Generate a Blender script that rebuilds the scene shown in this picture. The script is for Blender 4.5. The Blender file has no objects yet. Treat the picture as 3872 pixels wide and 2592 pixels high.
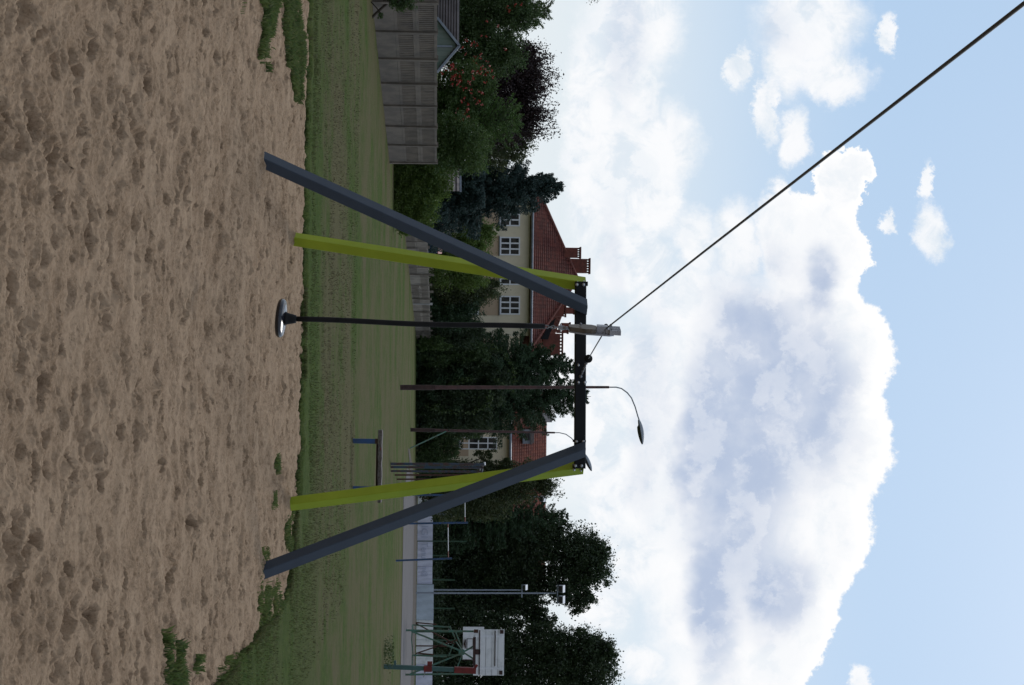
import bpy, math, random
import numpy as np
from mathutils import Vector, Matrix
random.seed(7); RNG = np.random.default_rng(11)
SC = bpy.context.scene
COL = SC.collection

# ------------------------------------------------------------------ camera
F = 6500.0; HZ = 1660.0; EYE = 1.55; CX = 1936.0; CY = 1296.0
PITCH = math.atan((CX - HZ) / F); ROLL = 0.0125
cp, sp = math.cos(PITCH), math.sin(PITCH)
FW = Vector((0, cp, sp)); UP = Vector((0, -sp, cp)); RT = Vector((1, 0, 0))
RR = RT * math.cos(ROLL) + UP * math.sin(ROLL)      # points down the picture
UU = UP * math.cos(ROLL) - RT * math.sin(ROLL)      # points right in the picture
CAM = Vector((0, 0, EYE))
cd = bpy.data.cameras.new('camera'); cam = bpy.data.objects.new('camera', cd); COL.objects.link(cam)
cd.sensor_fit = 'HORIZONTAL'; cd.sensor_width = 36; cd.lens = 36 * F / 3872
cd.clip_start = 0.1; cd.clip_end = 6000
m = Matrix.Identity(4)
for i in range(3):
    m[i][0] = UU[i]; m[i][1] = -RR[i]; m[i][2] = -FW[i]; m[i][3] = CAM[i]
cam.matrix_world = m
SC.camera = cam
def pt(ix, iy, Y):
    d = FW * F + UU * (ix - CX) + RR * (iy - CY)
    return CAM + d * (Y / d.y)
def gp(ix, iy, z=0.0):
    d = FW * F + UU * (ix - CX) + RR * (iy - CY)
    return CAM + d * ((z - EYE) / d.z)

# ------------------------------------------------------------------ world
SC.view_settings.view_transform = 'Standard'; SC.view_settings.look = 'None'
SC.view_settings.exposure = 0.0; SC.view_settings.gamma = 1
SUN_EL = math.radians(38); SUN_AZ = math.radians(12)
W = bpy.data.worlds.new("World"); SC.world = W; W.use_nodes = True
nt = W.node_tree; nt.nodes.clear()
class NB:
    def __init__(s, nt): s.nt = nt
    def n(s, t, **k):
        o = s.nt.nodes.new(t)
        for a, b in k.items(): setattr(o, a, b)
        return o
    def put(s, sock, v):
        if isinstance(v, bpy.types.NodeSocket): s.nt.links.new(v, sock)
        else: sock.default_value = v
    def math(s, op, a, b=0.0, c=None, clamp=False):
        o = s.n('ShaderNodeMath', operation=op, use_clamp=clamp)
        s.put(o.inputs[0], a); s.put(o.inputs[1], b)
        if c is not None: s.put(o.inputs[2], c)
        return o.outputs[0]
    def vm(s, op, a, b=None, scale=None):
        o = s.n('ShaderNodeVectorMath', operation=op)
        s.put(o.inputs[0], a)
        if b is not None: s.put(o.inputs[1], b)
        if scale is not None: s.put(o.inputs['Scale'], scale)
        return o.outputs['Value'] if op in ('LENGTH', 'DOT_PRODUCT') else o.outputs[0]
    def mix(s, f, a, b, mode='MIX'):
        o = s.n('ShaderNodeMix', data_type='RGBA', blend_type=mode)
        s.put(o.inputs[0], f); s.put(o.inputs[6], a); s.put(o.inputs[7], b)
        return o.outputs[2]
    def noise(s, vec, scale, detail=5, rough=0.5, dist=0.0, col=False):
        o = s.n('ShaderNodeTexNoise')
        if vec is not None: s.put(o.inputs['Vector'], vec)
        s.put(o.inputs['Scale'], scale); s.put(o.inputs['Detail'], detail)
        s.put(o.inputs['Roughness'], rough); s.put(o.inputs['Distortion'], dist)
        return o.outputs['Color'] if col else o.outputs['Fac']
    def maprange(s, v, a, b, c=0.0, d=1.0, smooth=True):
        o = s.n('ShaderNodeMapRange', interpolation_type='SMOOTHSTEP' if smooth else 'LINEAR')
        s.put(o.inputs['Value'], v)
        for i, q in zip((1, 2, 3, 4), (a, b, c, d)): s.put(o.inputs[i], q)
        return o.outputs[0]
b = NB(nt)
tc = b.n('ShaderNodeTexCoord'); D = tc.outputs['Generated']
sep = b.n('ShaderNodeSeparateXYZ'); b.put(sep.inputs[0], D)
yy = b.math('MAXIMUM', sep.outputs['Y'], 0.08)
a_ = b.math('DIVIDE', sep.outputs['X'], yy); v_ = b.math('DIVIDE', sep.outputs['Z'], yy)
K = F / 1.653
ax = b.math('MULTIPLY', a_, K / 100.0); vx = b.math('MULTIPLY', v_, K / 100.0)     # hundreds of display units
comb = b.n('ShaderNodeCombineXYZ'); b.put(comb.inputs[0], vx); b.put(comb.inputs[1], ax)
P = comb.outputs[0]
OFFX, OFFY = HZ / 165.3, CY / 165.3
w1 = b.noise(P, 0.6, 7, 0.66, col=True); w2 = b.noise(P, 3.0, 7, 0.68, col=True)
Pw = b.vm('ADD', P, b.vm('SCALE', b.vm('SUBTRACT', w1, (.5, .5, .5)), scale=1.15))
Pw = b.vm('ADD', Pw, b.vm('SCALE', b.vm('SUBTRACT', w2, (.5, .5, .5)), scale=0.50))
def field(ells, vec, k=0.35):
    acc = None
    for (dx, dy, rx, ry) in ells:
        q = b.vm('SUBTRACT', vec, (dx / 100 - OFFX, dy / 100 - OFFY, 0))
        q = b.vm('MULTIPLY', q, (100 / rx, 100 / ry, 0))
        e = b.math('SUBTRACT', 1.0, b.vm('LENGTH', q))
        if acc is None: acc = e
        else:
            o = b.n('ShaderNodeMath', operation='SMOOTH_MAX'); b.put(o.inputs[0], acc); b.put(o.inputs[1], e); o.inputs[2].default_value = k
            acc = o.outputs[0]
    return acc
w3 = b.noise(P, 9.0, 5, 0.7, col=True)
Pw = b.vm('ADD', Pw, b.vm('SCALE', b.vm('SUBTRACT', w3, (.5, .5, .5)), scale=0.14))
Pss = b.vm('ADD', P, b.vm('SCALE', b.vm('SUBTRACT', b.noise(P, 0.45, 4, 0.55, col=True), (.5, .5, .5)), scale=1.6))
big = field([(1930, 400, 70, 85), (1880, 560, 115, 130), (1790, 520, 60, 120), (1845, 800, 210, 190), (1830, 1010, 232, 200), (1800, 1210, 215, 190),
             (1750, 1410, 175, 180), (1690, 1570, 160, 130), (1660, 800, 120, 200), (1620, 1050, 120, 240), (1600, 1350, 110, 180)], Pw, 0.35)
oth = field([(1850, 40, 135, 130), (1900, 165, 100, 55), (1800, 130, 70, 90), (1750, 240, 26, 90), (1815, 310, 45, 70), (1560, 860, 90, 120), (1560, 1250, 90, 160), (1590, 560, 60, 90), (1690, 150, 26, 58),
             (2030, 60, 20, 55), (2140, 515, 42, 60), (2125, 400, 16, 55), (2040, 500, 20, 26),
             (1430, 60, 120, 150), (1450, 210, 60, 80), (1520, 330, 85, 110), (1410, 400, 90, 170), (1500, 470, 70, 90),
             (1440, 600, 90, 80), (1570, 690, 120, 80), (1690, 560, 60, 110), (1500, 880, 130, 150), (1490, 1080, 110, 130), (1470, 1260, 95, 120),
             (1480, 1520, 70, 50), (1340, 300, 60, 300), (1330, 900, 90, 260), (1420, 1130, 90, 150), (1990, 1560, 26, 40), (1380, 1350, 80, 120)], Pw, 0.25)
gen_n = b.noise(D, 3.0, 8, 0.6)
outm = b.maprange(b.math('MAXIMUM', b.math('SUBTRACT', b.math('ABSOLUTE', ax), 9.0), b.math('MAXIMUM', b.math('SUBTRACT', vx, 14.0), b.math('MULTIPLY', b.math('SUBTRACT', 0.3, sep.outputs['Y']), 20.0))), 0.0, 4.0)
gen = b.math('MULTIPLY', b.maprange(gen_n, 0.45, 0.6), outm)
cbig = b.maprange(big, b.maprange(vx, 6.3, 8.6, -0.42, -0.02), b.maprange(vx, 6.3, 8.6, 0.40, 0.06))
coth = b.math('MULTIPLY', b.maprange(oth, -0.22, 0.42), 0.95)
cov = b.math('MAXIMUM', b.math('MAXIMUM', cbig, coth), gen)
# sky proper
sky = b.n('ShaderNodeTexSky', sky_type='NISHITA', sun_disc=False, sun_elevation=SUN_EL, sun_rotation=SUN_AZ, altitude=100, air_density=1.0, dust_density=2.0, ozone_density=1.5)
elev = sep.outputs['Z']
hz = b.maprange(elev, 0.0, 0.40, 0.97, 0.78, False)
pale = b.mix(b.maprange(elev, 0.04, 0.26, 0, 1), (7.7, 8.45, 9.0, 1), (4.1, 6.0, 8.4, 1))
skyc = b.mix(hz, sky.outputs[0], pale)
# cloud body colour: bright thin rims, bluish grey where thick
sh = field([(1745, 800, 115, 190), (1740, 1000, 110, 220), (1690, 1180, 110, 190), (1640, 1340, 70, 220), (1780, 1350, 80, 110), (1850, 900, 120, 190), (1480, 880, 45, 200), (1490, 1040, 45, 150),
            (1425, 80, 45, 170), (1640, 1000, 90, 220), (1600, 1060, 40, 170), (1880, 640, 50, 70), (1790, 60, 50, 70), (1400, 620, 25, 150)], Pss, 0.5)
det = b.noise(P, 1.6, 7, 0.62, 0.4)
soft = b.maprange(b.noise(P, 0.9, 8, 0.66, 0.5), 0.38, 0.62, 0.0, 0.9)
soft = b.math('MULTIPLY', soft, b.maprange(cbig, 0.0, 1.0, 1.0, 0.5))
def nz(v): return b.noise(v, 0.7, 6, 0.52)
rel = b.math('SUBTRACT', nz(Pw), nz(b.vm('ADD', Pw, (0.34, -0.05, 0))))
rel = b.maprange(rel, -0.10, 0.11)
soft = b.math('MULTIPLY', soft, b.maprange(rel, 0.0, 0.8, 1.0, 0.35))
cl = b.mix(soft, (9.8, 9.85, 10.0, 1), (7.4, 8.2, 9.0, 1))
thick = b.math('MULTIPLY', b.maprange(sh, -0.45, 0.62), b.maprange(b.noise(P, 0.9, 5, 0.55), 0.3, 0.62, 0.75, 1.0))
thick = b.math('MULTIPLY', thick, b.maprange(big, 0.02, 0.42, 0.35, 1.0))
thick = b.math('MULTIPLY', thick, b.maprange(rel, 0.2, 1.1, 1.0, 0.68))
rim = b.math('MULTIPLY', b.maprange(big, 0.34, 0.10), b.maprange(vx, 7.2, 9.0))
thick = b.math('MULTIPLY', thick, b.math('SUBTRACT', 1.0, b.math('MULTIPLY', rim, .9)))
cl = b.mix(b.math('MULTIPLY', rim, b.maprange(cbig, .2, .8)), cl, (10.2, 10.2, 10.2, 1))
thick = b.math('MAXIMUM', thick, b.math('MULTIPLY', gen, b.maprange(gen_n, 0.5, 0.75, 0.0, 0.8)))
cl = b.mix(thick, cl, (4.75, 5.6, 7.3, 1))
col = b.mix(cov, skyc, cl)
front = b.maprange(sep.outputs['Y'], -0.25, 0.45)
front = b.math('MAXIMUM', front, b.math('MULTIPLY', b.maprange(elev, 0.45, 0.95), 0.8))
rear = b.mix(b.math('ADD', b.math('MULTIPLY', b.maprange(gen_n, 0.45, 0.62), 0.45), 0.35), sky.outputs[0], (7.2, 7.3, 7.4, 1))
rear = b.mix(b.maprange(elev, 0.16, 0.05), rear, (0.6, 0.65, 0.6, 1))
col = b.mix(front, rear, col)
bg = b.n('ShaderNodeBackground'); b.put(bg.inputs['Color'], col); bg.inputs['Strength'].default_value = 0.1
wo = b.n('ShaderNodeOutputWorld'); nt.links.new(bg.outputs[0], wo.inputs[0])
W.cycles.sampling_method = 'MANUAL'; W.cycles.sample_map_resolution = 512

sl = bpy.data.lights.new('sun', 'SUN'); so = bpy.data.objects.new('sun', sl); COL.objects.link(so)
sl.energy = 1.25; sl.angle = math.radians(14); sl.color = (1.0, 0.95, 0.88)
sd = Vector((math.sin(SUN_AZ) * math.cos(SUN_EL), math.cos(SUN_AZ) * math.cos(SUN_EL), math.sin(SUN_EL)))
so.rotation_euler = sd.to_track_quat('Z', 'Y').to_euler()
SC.cycles.max_bounces = 5; SC.cycles.diffuse_bounces = 3; SC.cycles.transparent_max_bounces = 4

# ------------------------------------------------------------------ materials
def material(name, c1, c2=None, scale=4.0, rough=0.8, bump=0.0, bscale=30.0, metal=0.0, stretch=(1, 1, 1), island=None, lo=0.35, hi=0.65, spec=0.5, detail=5):
    M = bpy.data.materials.new(name); M.use_nodes = True
    t = M.node_tree; q = NB(t); bs = t.nodes['Principled BSDF']
    g = q.n('ShaderNodeNewGeometry'); pos = q.vm('MULTIPLY', g.outputs['Position'], stretch)
    c = (*c1, 1)
    if c2 is not None: c = q.mix(q.maprange(q.noise(pos, scale, detail, 0.6), lo, hi), (*c1, 1), (*c2, 1))
    if island is not None:
        c = q.mix(q.math('MULTIPLY', g.outputs['Random Per Island'], 1.0), c, (*island, 1))
    q.put(bs.inputs['Base Color'], c)
    bs.inputs['Roughness'].default_value = rough; bs.inputs['Metallic'].default_value = metal
    bs.inputs['Specular IOR Level'].default_value = spec
    if bump:
        bn = q.n('ShaderNodeBump'); bn.inputs['Strength'].default_value = bump; bn.inputs['Distance'].default_value = 0.01
        q.put(bn.inputs['Height'], q.noise(pos, bscale, 4, 0.6)); t.links.new(bn.outputs[0], bs.inputs['Normal'])
    return M
def leafmat(name, c1, c2, c3, scale=1.2, trans=0.25):
    M = bpy.data.materials.new(name); M.use_nodes = True
    t = M.node_tree; q = NB(t); t.nodes.clear()
    g = q.n('ShaderNodeNewGeometry')
    c = q.mix(q.maprange(q.noise(g.outputs['Position'], scale, 3), 0.38, 0.62), (*c1, 1), (*c2, 1))
    c = q.mix(q.math('MULTIPLY', q.math('POWER', g.outputs['Random Per Island'], 2.0), 0.8), c, (*c3, 1))
    d = q.n('ShaderNodeBsdfDiffuse'); tr = q.n('ShaderNodeBsdfTranslucent'); mx = q.n('ShaderNodeMixShader')
    q.put(d.inputs[0], c); q.put(tr.inputs[0], c); mx.inputs[0].default_value = trans
    gl = q.n('ShaderNodeBsdfGlossy'); gl.inputs['Roughness'].default_value = 0.45; gl.inputs['Color'].default_value = (1, 1, 1, 1)
    m2 = q.n('ShaderNodeMixShader'); m2.inputs[0].default_value = 0.025
    t.links.new(d.outputs[0], mx.inputs[1]); t.links.new(tr.outputs[0], mx.inputs[2])
    t.links.new(mx.outputs[0], m2.inputs[1]); t.links.new(gl.outputs[0], m2.inputs[2])
    o = q.n('ShaderNodeOutputMaterial'); t.links.new(m2.outputs[0], o.inputs[0])
    return M

MT = {}
MT['charcoal'] = material('charcoal_paint', (.006, .008, .011), (.009, .011, .014), 6, 0.5, 0.08, 120, spec=.2)
MT['greyleg'] = material('slate_grey_paint', (.028, .039, .058), (.024, .034, .051), 5, 0.5, 0.1, 200, spec=.3)
MT['lime'] = material('lime_paint', (.33, .45, .03), (.29, .40, .025), 3, 0.5, 0.08, 150)
MT['rubber'] = material('black_rubber', (.007, .008, .009), (.012, .012, .014), 9, 0.7, spec=.2)
MT['seat'] = material('smooth_black_rubber', (.008, .009, .012), (.014, .015, .02), 9, 0.17)
MT['steel'] = material('galvanised_steel', (.24, .25, .28), (.17, .18, .2), 20, 0.45, 0.1, 60, metal=0.5)
MT['bolt'] = material('zinc_bolt', (.55, .57, .6), None, rough=0.35, metal=0.7)
MT['wire'] = material('steel_wire_rope', (.045, .045, .048), (.06, .06, .062), 3, 0.6, metal=0.2)
MT['alu'] = material('trolley_alloy', (.36, .37, .41), (.28, .29, .33), 12, 0.4, metal=0.3)
MT['alu_reflect'] = material('alloy_brown_reflection', (.13, .105, .08), (.09, .075, .06), 12, 0.5, metal=0.1)  # brown reflection on the trolley's left face, put into the base colour
MT['white'] = material('white_paint', (.82, .84, .9), (.7, .72, .78), 3, 0.6)
MT['concrete'] = material('concrete', (.165, .138, .115), (.11, .095, .082), 2.5, 0.95, 0.5, 60)
MT['concrete2'] = material('weathered_concrete', (.21, .185, .16), (.12, .105, .09), 1.2, 0.95, 0.5, 40)
MT['paleconcrete'] = material('pale_concrete', (.42, .42, .43), (.3, .3, .31), 2.5, 0.9)
MT['render'] = material('cream_render', (.74, .66, .51), (.66, .59, .46), 0.8, 0.95, 0.2, 30)
MT['peach'] = material('peach_render', (.48, .36, .26), (.44, .33, .24), 1, 0.95)
MT['brick'] = material('red_brick', (.17, .052, .038), (.12, .04, .03), 3, 0.9, 0.5, 20)
MT['gutter'] = material('metal_gutter', (.22, .25, .3), (.16, .18, .22), 2, 0.5, metal=0.4)
MT['soffit'] = material('soffit_board', (.33, .27, .18), (.25, .2, .14), 2, 0.8)
MT['glass'] = material('window_glass', (.02, .02, .022), (.07, .065, .06), 1.3, 0.12)
MT['bark'] = material('tree_bark', (.05, .038, .028), (.025, .019, .015), 6, 0.95, 0.6, 20)
MT['wood'] = material('weathered_wood', (.17, .15, .14), (.055, .04, .03), 14, 0.9, 0.6, 40, stretch=(1, 6, 6), lo=.3, hi=.7)
MT['blue'] = material('blue_paint', (.02, .07, .2), (.03, .06, .12), 6, 0.6)
MT['blue2'] = material('worn_blue_paint', (.03, .065, .11), (.07, .035, .03), 5, 0.7)
MT['rustpost'] = material('red_brown_lamp_paint', (.10, .045, .045), (.055, .03, .03), 3.5, 0.7)
MT['rustdark'] = material('dark_brown_paint', (.035, .018, .018), (.06, .03, .028), 5, 0.8)
MT['lamphead'] = material('lamp_housing', (.3, .33, .38), (.22, .25, .29), 6, 0.5)
MT['lens'] = material('lamp_lens', (.035, .033, .03), (.05, .048, .045), 3, 0.3)
MT['greenmetal'] = material('faded_green_paint', (.06, .17, .13), (.08, .11, .07), 4, 0.65)
MT['darkgreenmetal'] = material('dark_green_paint', (.02, .075, .04), (.03, .06, .035), 4, 0.65)
MT['greenpillar'] = material('sea_green_paint', (.05, .13, .13), (.045, .1, .1), 2, 0.6)
MT['red'] = material('red_paint', (.19, .010, .010), (.13, .010, .010), 4, 0.55)
MT['rustred'] = material('rust', (.09, .035, .02), (.05, .025, .018), 8, 0.9)
MT['board'] = material('white_board', (.78, .80, .84), (.6, .62, .65), 2.2, 0.7, lo=.45, hi=.75)
MT['banner'] = material('white_banner', (.68, .70, .86), (.58, .60, .76), 0.8, 0.7)
MT['banner2'] = material('bluish_banner', (.52, .60, .72), (.45, .52, .63), 0.8, 0.7)
MT['ink'] = material('faded_blue_ink', (.46, .50, .66), None, rough=.8)
MT['orange'] = material('orange_print', (.55, .22, .03), (.4, .14, .03), 4, 0.7)
MT['darkprint'] = material('dark_print', (.03, .05, .05), (.1, .05, .05), 8, 0.7)
MT['redprint'] = material('red_print', (.35, .06, .04), (.28, .2, .2), 9, 0.7)
MT['greyprint'] = material('grey_print', (.4, .38, .42), (.16, .12, .13), 12, 0.7)
MT['orangered'] = material('orange_red_strip', (.5, .1, .05), None, rough=.7)
MT['asphalt'] = material('grey_track', (.080, .073, .078), (.055, .051, .054), 1.5, 0.95, 0.3, 60, stretch=(.3, 1, 1))
MT['soil'] = material('dark_soil', (.035, .028, .022), (.06, .045, .032), 2, 1.0, 0.6, 30)
MT['greenboard'] = material('faded_green_boards', (.11, .16, .135), (.19, .22, .2), 1.4, 0.85, stretch=(5, 1, .3))
MT['shedroof'] = material('brown_grey_roof', (.1, .085, .085), (.065, .055, .055), 2, 0.8)
MT['greytile'] = material('grey_brown_tiles', (.17, .145, .145), (.11, .095, .095), 3, 0.8)
MT['bargeboard'] = material('blue_grey_board', (.27, .31, .37), (.2, .23, .29), 3, 0.7)
MT['pinkred'] = material('faded_red_roof', (.4, .13, .11), (.3, .07, .06), 3, 0.5)
MT['bluepanel'] = material('blue_panel', (.03, .07, .22), None, rough=.5)
MT['glassgreen'] = material('greenhouse_panel', (.1, .13, .14), (.06, .09, .09), 1.5, 0.5)
MT['berry'] = material('red_berries', (.36, .022, .010), (.24, .018, .010), 5, 0.5)
MT['flower'] = material('pale_weed_flowers', (.35, .38, .3), None, rough=.9)

def tilemat(name, c1, c2, cw=0.3):
    M = bpy.data.materials.new(name); M.use_nodes = True
    t = M.node_tree; q = NB(t); bs = t.nodes['Principled BSDF']
    uv = q.n('ShaderNodeUVMap'); s = q.n('ShaderNodeSeparateXYZ'); q.put(s.inputs[0], uv.outputs[0])
    u = q.math('FRACT', q.math('DIVIDE', s.outputs[0], cw)); v = s.outputs[1]
    ridge = q.math('SINE', q.math('MULTIPLY', u, math.pi))
    cell = q.n('ShaderNodeCombineXYZ'); q.put(cell.inputs[0], q.math('FLOOR', q.math('DIVIDE', s.outputs[0], cw))); q.put(cell.inputs[1], q.math('FLOOR', v))
    wn = q.n('ShaderNodeTexWhiteNoise', noise_dimensions='2D'); q.put(wn.inputs['Vector'], cell.outputs[0])
    g = q.n('ShaderNodeNewGeometry')
    f = q.math('ADD', q.math('MULTIPLY', wn.outputs['Value'], 0.5), q.math('MULTIPLY', q.noise(g.outputs['Position'], 0.6, 4), 0.5))
    c = q.mix(q.maprange(f, 0.2, 0.8), (*c1, 1), (*c2, 1))
    c = q.mix(q.maprange(q.noise(g.outputs['Position'], 2.2, 5), 0.62, 0.75, 0, .3), c, (.13, .11, .095, 1))
    q.put(bs.inputs['Base Color'], c); bs.inputs['Roughness'].default_value = 0.9; bs.inputs['Specular IOR Level'].default_value = .1
    bn = q.n('ShaderNodeBump'); bn.inputs['Strength'].default_value = 1.0; bn.inputs['Distance'].default_value = 0.06
    q.put(bn.inputs['Height'], ridge); t.links.new(bn.outputs[0], bs.inputs['Normal'])
    return M
MT['tiles'] = tilemat('red_clay_tiles', (.135, .043, .034), (.085, .032, .028))
MT['tiles2'] = tilemat('orange_clay_tiles', (.20, .066, .046), (.13, .048, .038))

# ------------------------------------------------------------------ mesh builder
WLOC = {}
def wl(o): return WLOC.get(o.name, Vector((0, 0, 0))) if o else Vector((0, 0, 0))
class MB:
    def __init__(s): s.v = []; s.f = []; s.uv = None; s.sm = False
    def quad(s, *p):
        i = len(s.v); s.v += [tuple(x) for x in p]; s.f.append(tuple(range(i, i + len(p)))); return s
    def box(s, c, size, R=None):
        c = Vector(c); h = Vector(size) / 2; i = len(s.v)
        for x in (-1, 1):
            for y in (-1, 1):
                for z in (-1, 1):
                    o = Vector((x * h.x, y * h.y, z * h.z))
                    if R is not None: o = R @ o
                    s.v.append(tuple(c + o))
        for q in ((0, 1, 3, 2), (4, 6, 7, 5), (0, 4, 5, 1), (2, 3, 7, 6), (0, 2, 6, 4), (1, 5, 7, 3)): s.f.append(tuple(i + k for k in q))
        return s
    def bar(s, p0, p1, w, h, side=None, ch=0.0):
        """rectangular bar p0->p1, w along 'side', h across; ch chamfers the four long edges"""
        p0, p1 = Vector(p0), Vector(p1); d = (p1 - p0).normalized()
        side = Vector(side) if side is not None else (Vector((0, 0, 1)) if abs(d.z) < .9 else Vector((1, 0, 0)))
        n1 = (side - d * side.dot(d)).normalized(); n2 = d.cross(n1)
        a, c = w / 2, h / 2
        prof = [(-a, -c), (a, -c), (a, c), (-a, c)] if ch == 0 else [(-a + ch, -c), (a - ch, -c), (a, -c + ch), (a, c - ch), (a - ch, c), (-a + ch, c), (-a, c - ch), (-a, -c + ch)]
        n = len(prof); i = len(s.v)
        for p in (p0, p1):
            for (x, y) in prof: s.v.append(tuple(p + n1 * x + n2 * y))
        for k in range(n): s.f.append((i + k, i + (k + 1) % n, i + n + (k + 1) % n, i + n + k))
        s.f.append(tuple(i + k for k in reversed(range(n)))); s.f.append(tuple(i + n + k for k in range(n)))
        return s
    def tube(s, pts, r, n=8, cap=True):
        pts = [Vector(p) for p in pts]; rs = r if isinstance(r, (list, tuple)) else [r] * len(pts)
        i0 = len(s.v); ref = None
        for k, p in enumerate(pts):
            d = (pts[min(k + 1, len(pts) - 1)] - pts[max(k - 1, 0)]).normalized()
            if ref is None: ref = Vector((0, 0, 1)) if abs(d.z) < .9 else Vector((1, 0, 0))
            a = (ref - d * ref.dot(d)).normalized(); ref = a; c = d.cross(a)
            for j in range(n):
                t = 2 * math.pi * j / n; s.v.append(tuple(p + (a * math.cos(t) + c * math.sin(t)) * rs[k]))
        for k in range(len(pts) - 1):
            for j in range(n):
                s.f.append((i0 + k * n + j, i0 + k * n + (j + 1) % n, i0 + (k + 1) * n + (j + 1) % n, i0 + (k + 1) * n + j))
        if cap:
            s.f.append(tuple(i0 + j for j in reversed(range(n)))); e = i0 + (len(pts) - 1) * n; s.f.append(tuple(e + j for j in range(n)))
        return s
    def lathe(s, c, axis, prof, n=24):
        """prof: list of (r, t) along axis from c"""
        c = Vector(c); d = Vector(axis).normalized(); ref = Vector((1, 0, 0)) if abs(d.x) < .9 else Vector((0, 1, 0))
        a = (ref - d * ref.dot(d)).normalized(); e = d.cross(a); i0 = len(s.v)
        for (r, t) in prof:
            for j in range(n):
                q = 2 * math.pi * j / n; s.v.append(tuple(c + d * t + (a * math.cos(q) + e * math.sin(q)) * max(r, 1e-4)))
        for k in range(len(prof) - 1):
            for j in range(n): s.f.append((i0 + k * n + j, i0 + k * n + (j + 1) % n, i0 + (k + 1) * n + (j + 1) % n, i0 + (k + 1) * n + j))
        s.f.append(tuple(i0 + j for j in reversed(range(n)))); q = i0 + (len(prof) - 1) * n; s.f.append(tuple(q + j for j in range(n)))
        return s
    def prism(s, poly, ext):
        """closed prism: polygon points (3D) extruded by vector ext"""
        i = len(s.v); n = len(poly); ext = Vector(ext)
        s.v += [tuple(p) for p in poly] + [tuple(Vector(p) + ext) for p in poly]
        s.f.append(tuple(i + k for k in reversed(range(n)))); s.f.append(tuple(i + n + k for k in range(n)))
        for k in range(n): s.f.append((i + k, i + (k + 1) % n, i + n + (k + 1) % n, i + n + k))
        return s
    def build(s, name, mat, parent=None, smooth=False, label=None):
        L = wl(parent); me = bpy.data.meshes.new(name)
        me.from_pydata([(x - L.x, y - L.y, z - L.z) for (x, y, z) in s.v], [], s.f)
        if s.uv:
            u = me.uv_layers.new(name='UVMap'); k = 0
            for poly in me.polygons:
                for li, c in zip(poly.loop_indices, s.uv[poly.index]): u.data[li].uv = c
        return fin(name, me, mat, parent, smooth, label)
def fin(name, me, mat, parent=None, smooth=False, label=None):
    me.materials.append(mat if not isinstance(mat, str) else MT[mat])
    if smooth:
        me.polygons.foreach_set('use_smooth', [True] * len(me.polygons))
    me.update()
    o = bpy.data.objects.new(name, me); COL.objects.link(o)
    if parent: o.parent = parent; WLOC[o.name] = wl(parent)
    if label: o['label'] = label
    return o
def thing(name, label, cat, loc, group=None):
    o = bpy.data.objects.new(name, None); COL.objects.link(o); o.location = loc; o.empty_display_size = 0.2
    WLOC[o.name] = Vector(loc); return tag(o, label, cat, group)
def tag(o, label, cat, group=None):
    o['label'] = label; o['category'] = cat
    if group: o['group'] = group
    return o
def npmesh(name, V, Fq, mat, parent=None, smooth=False):
    """numpy verts (n,3), faces (m,k)"""
    L = np.array(wl(parent)); V = V - L
    me = bpy.data.meshes.new(name); k = Fq.shape[1]
    me.vertices.add(len(V)); me.vertices.foreach_set('co', V.astype(np.float32).ravel())
    me.loops.add(Fq.size); me.loops.foreach_set('vertex_index', Fq.astype(np.int32).ravel())
    me.polygons.add(len(Fq)); me.polygons.foreach_set('loop_start', np.arange(0, Fq.size, k, dtype=np.int32))
    try: me.polygons.foreach_set('loop_total', np.full(len(Fq), k, dtype=np.int32))
    except Exception: pass
    me.update(calc_edges=True)
    return fin(name, me, mat, parent, smooth)
def gridfaces(nr, nc):
    i = np.arange(nr - 1)[:, None] * nc + np.arange(nc - 1)[None, :]
    i = i.ravel(); return np.stack([i, i + 1, i + nc + 1, i + nc], 1)

# value noise (numpy)
_tab = RNG.random((256, 256))
def vnoise(x, y):
    xi = np.floor(x).astype(int); yi = np.floor(y).astype(int); fx = x - xi; fy = y - yi
    fx = fx * fx * (3 - 2 * fx); fy = fy * fy * (3 - 2 * fy)
    g = lambda a, c: _tab[a & 255, c & 255]
    return (g(xi, yi) * (1 - fx) + g(xi + 1, yi) * fx) * (1 - fy) + (g(xi, yi + 1) * (1 - fx) + g(xi + 1, yi + 1) * fx) * fy
def fbm(x, y, o=4, r=0.5):
    s = 0; a = 1; t = 0
    for k in range(o): s = s + a * (vnoise(x * 2 ** k + 17 * k, y * 2 ** k + 31 * k) - .5); t += a; a *= r
    return s / t

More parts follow.
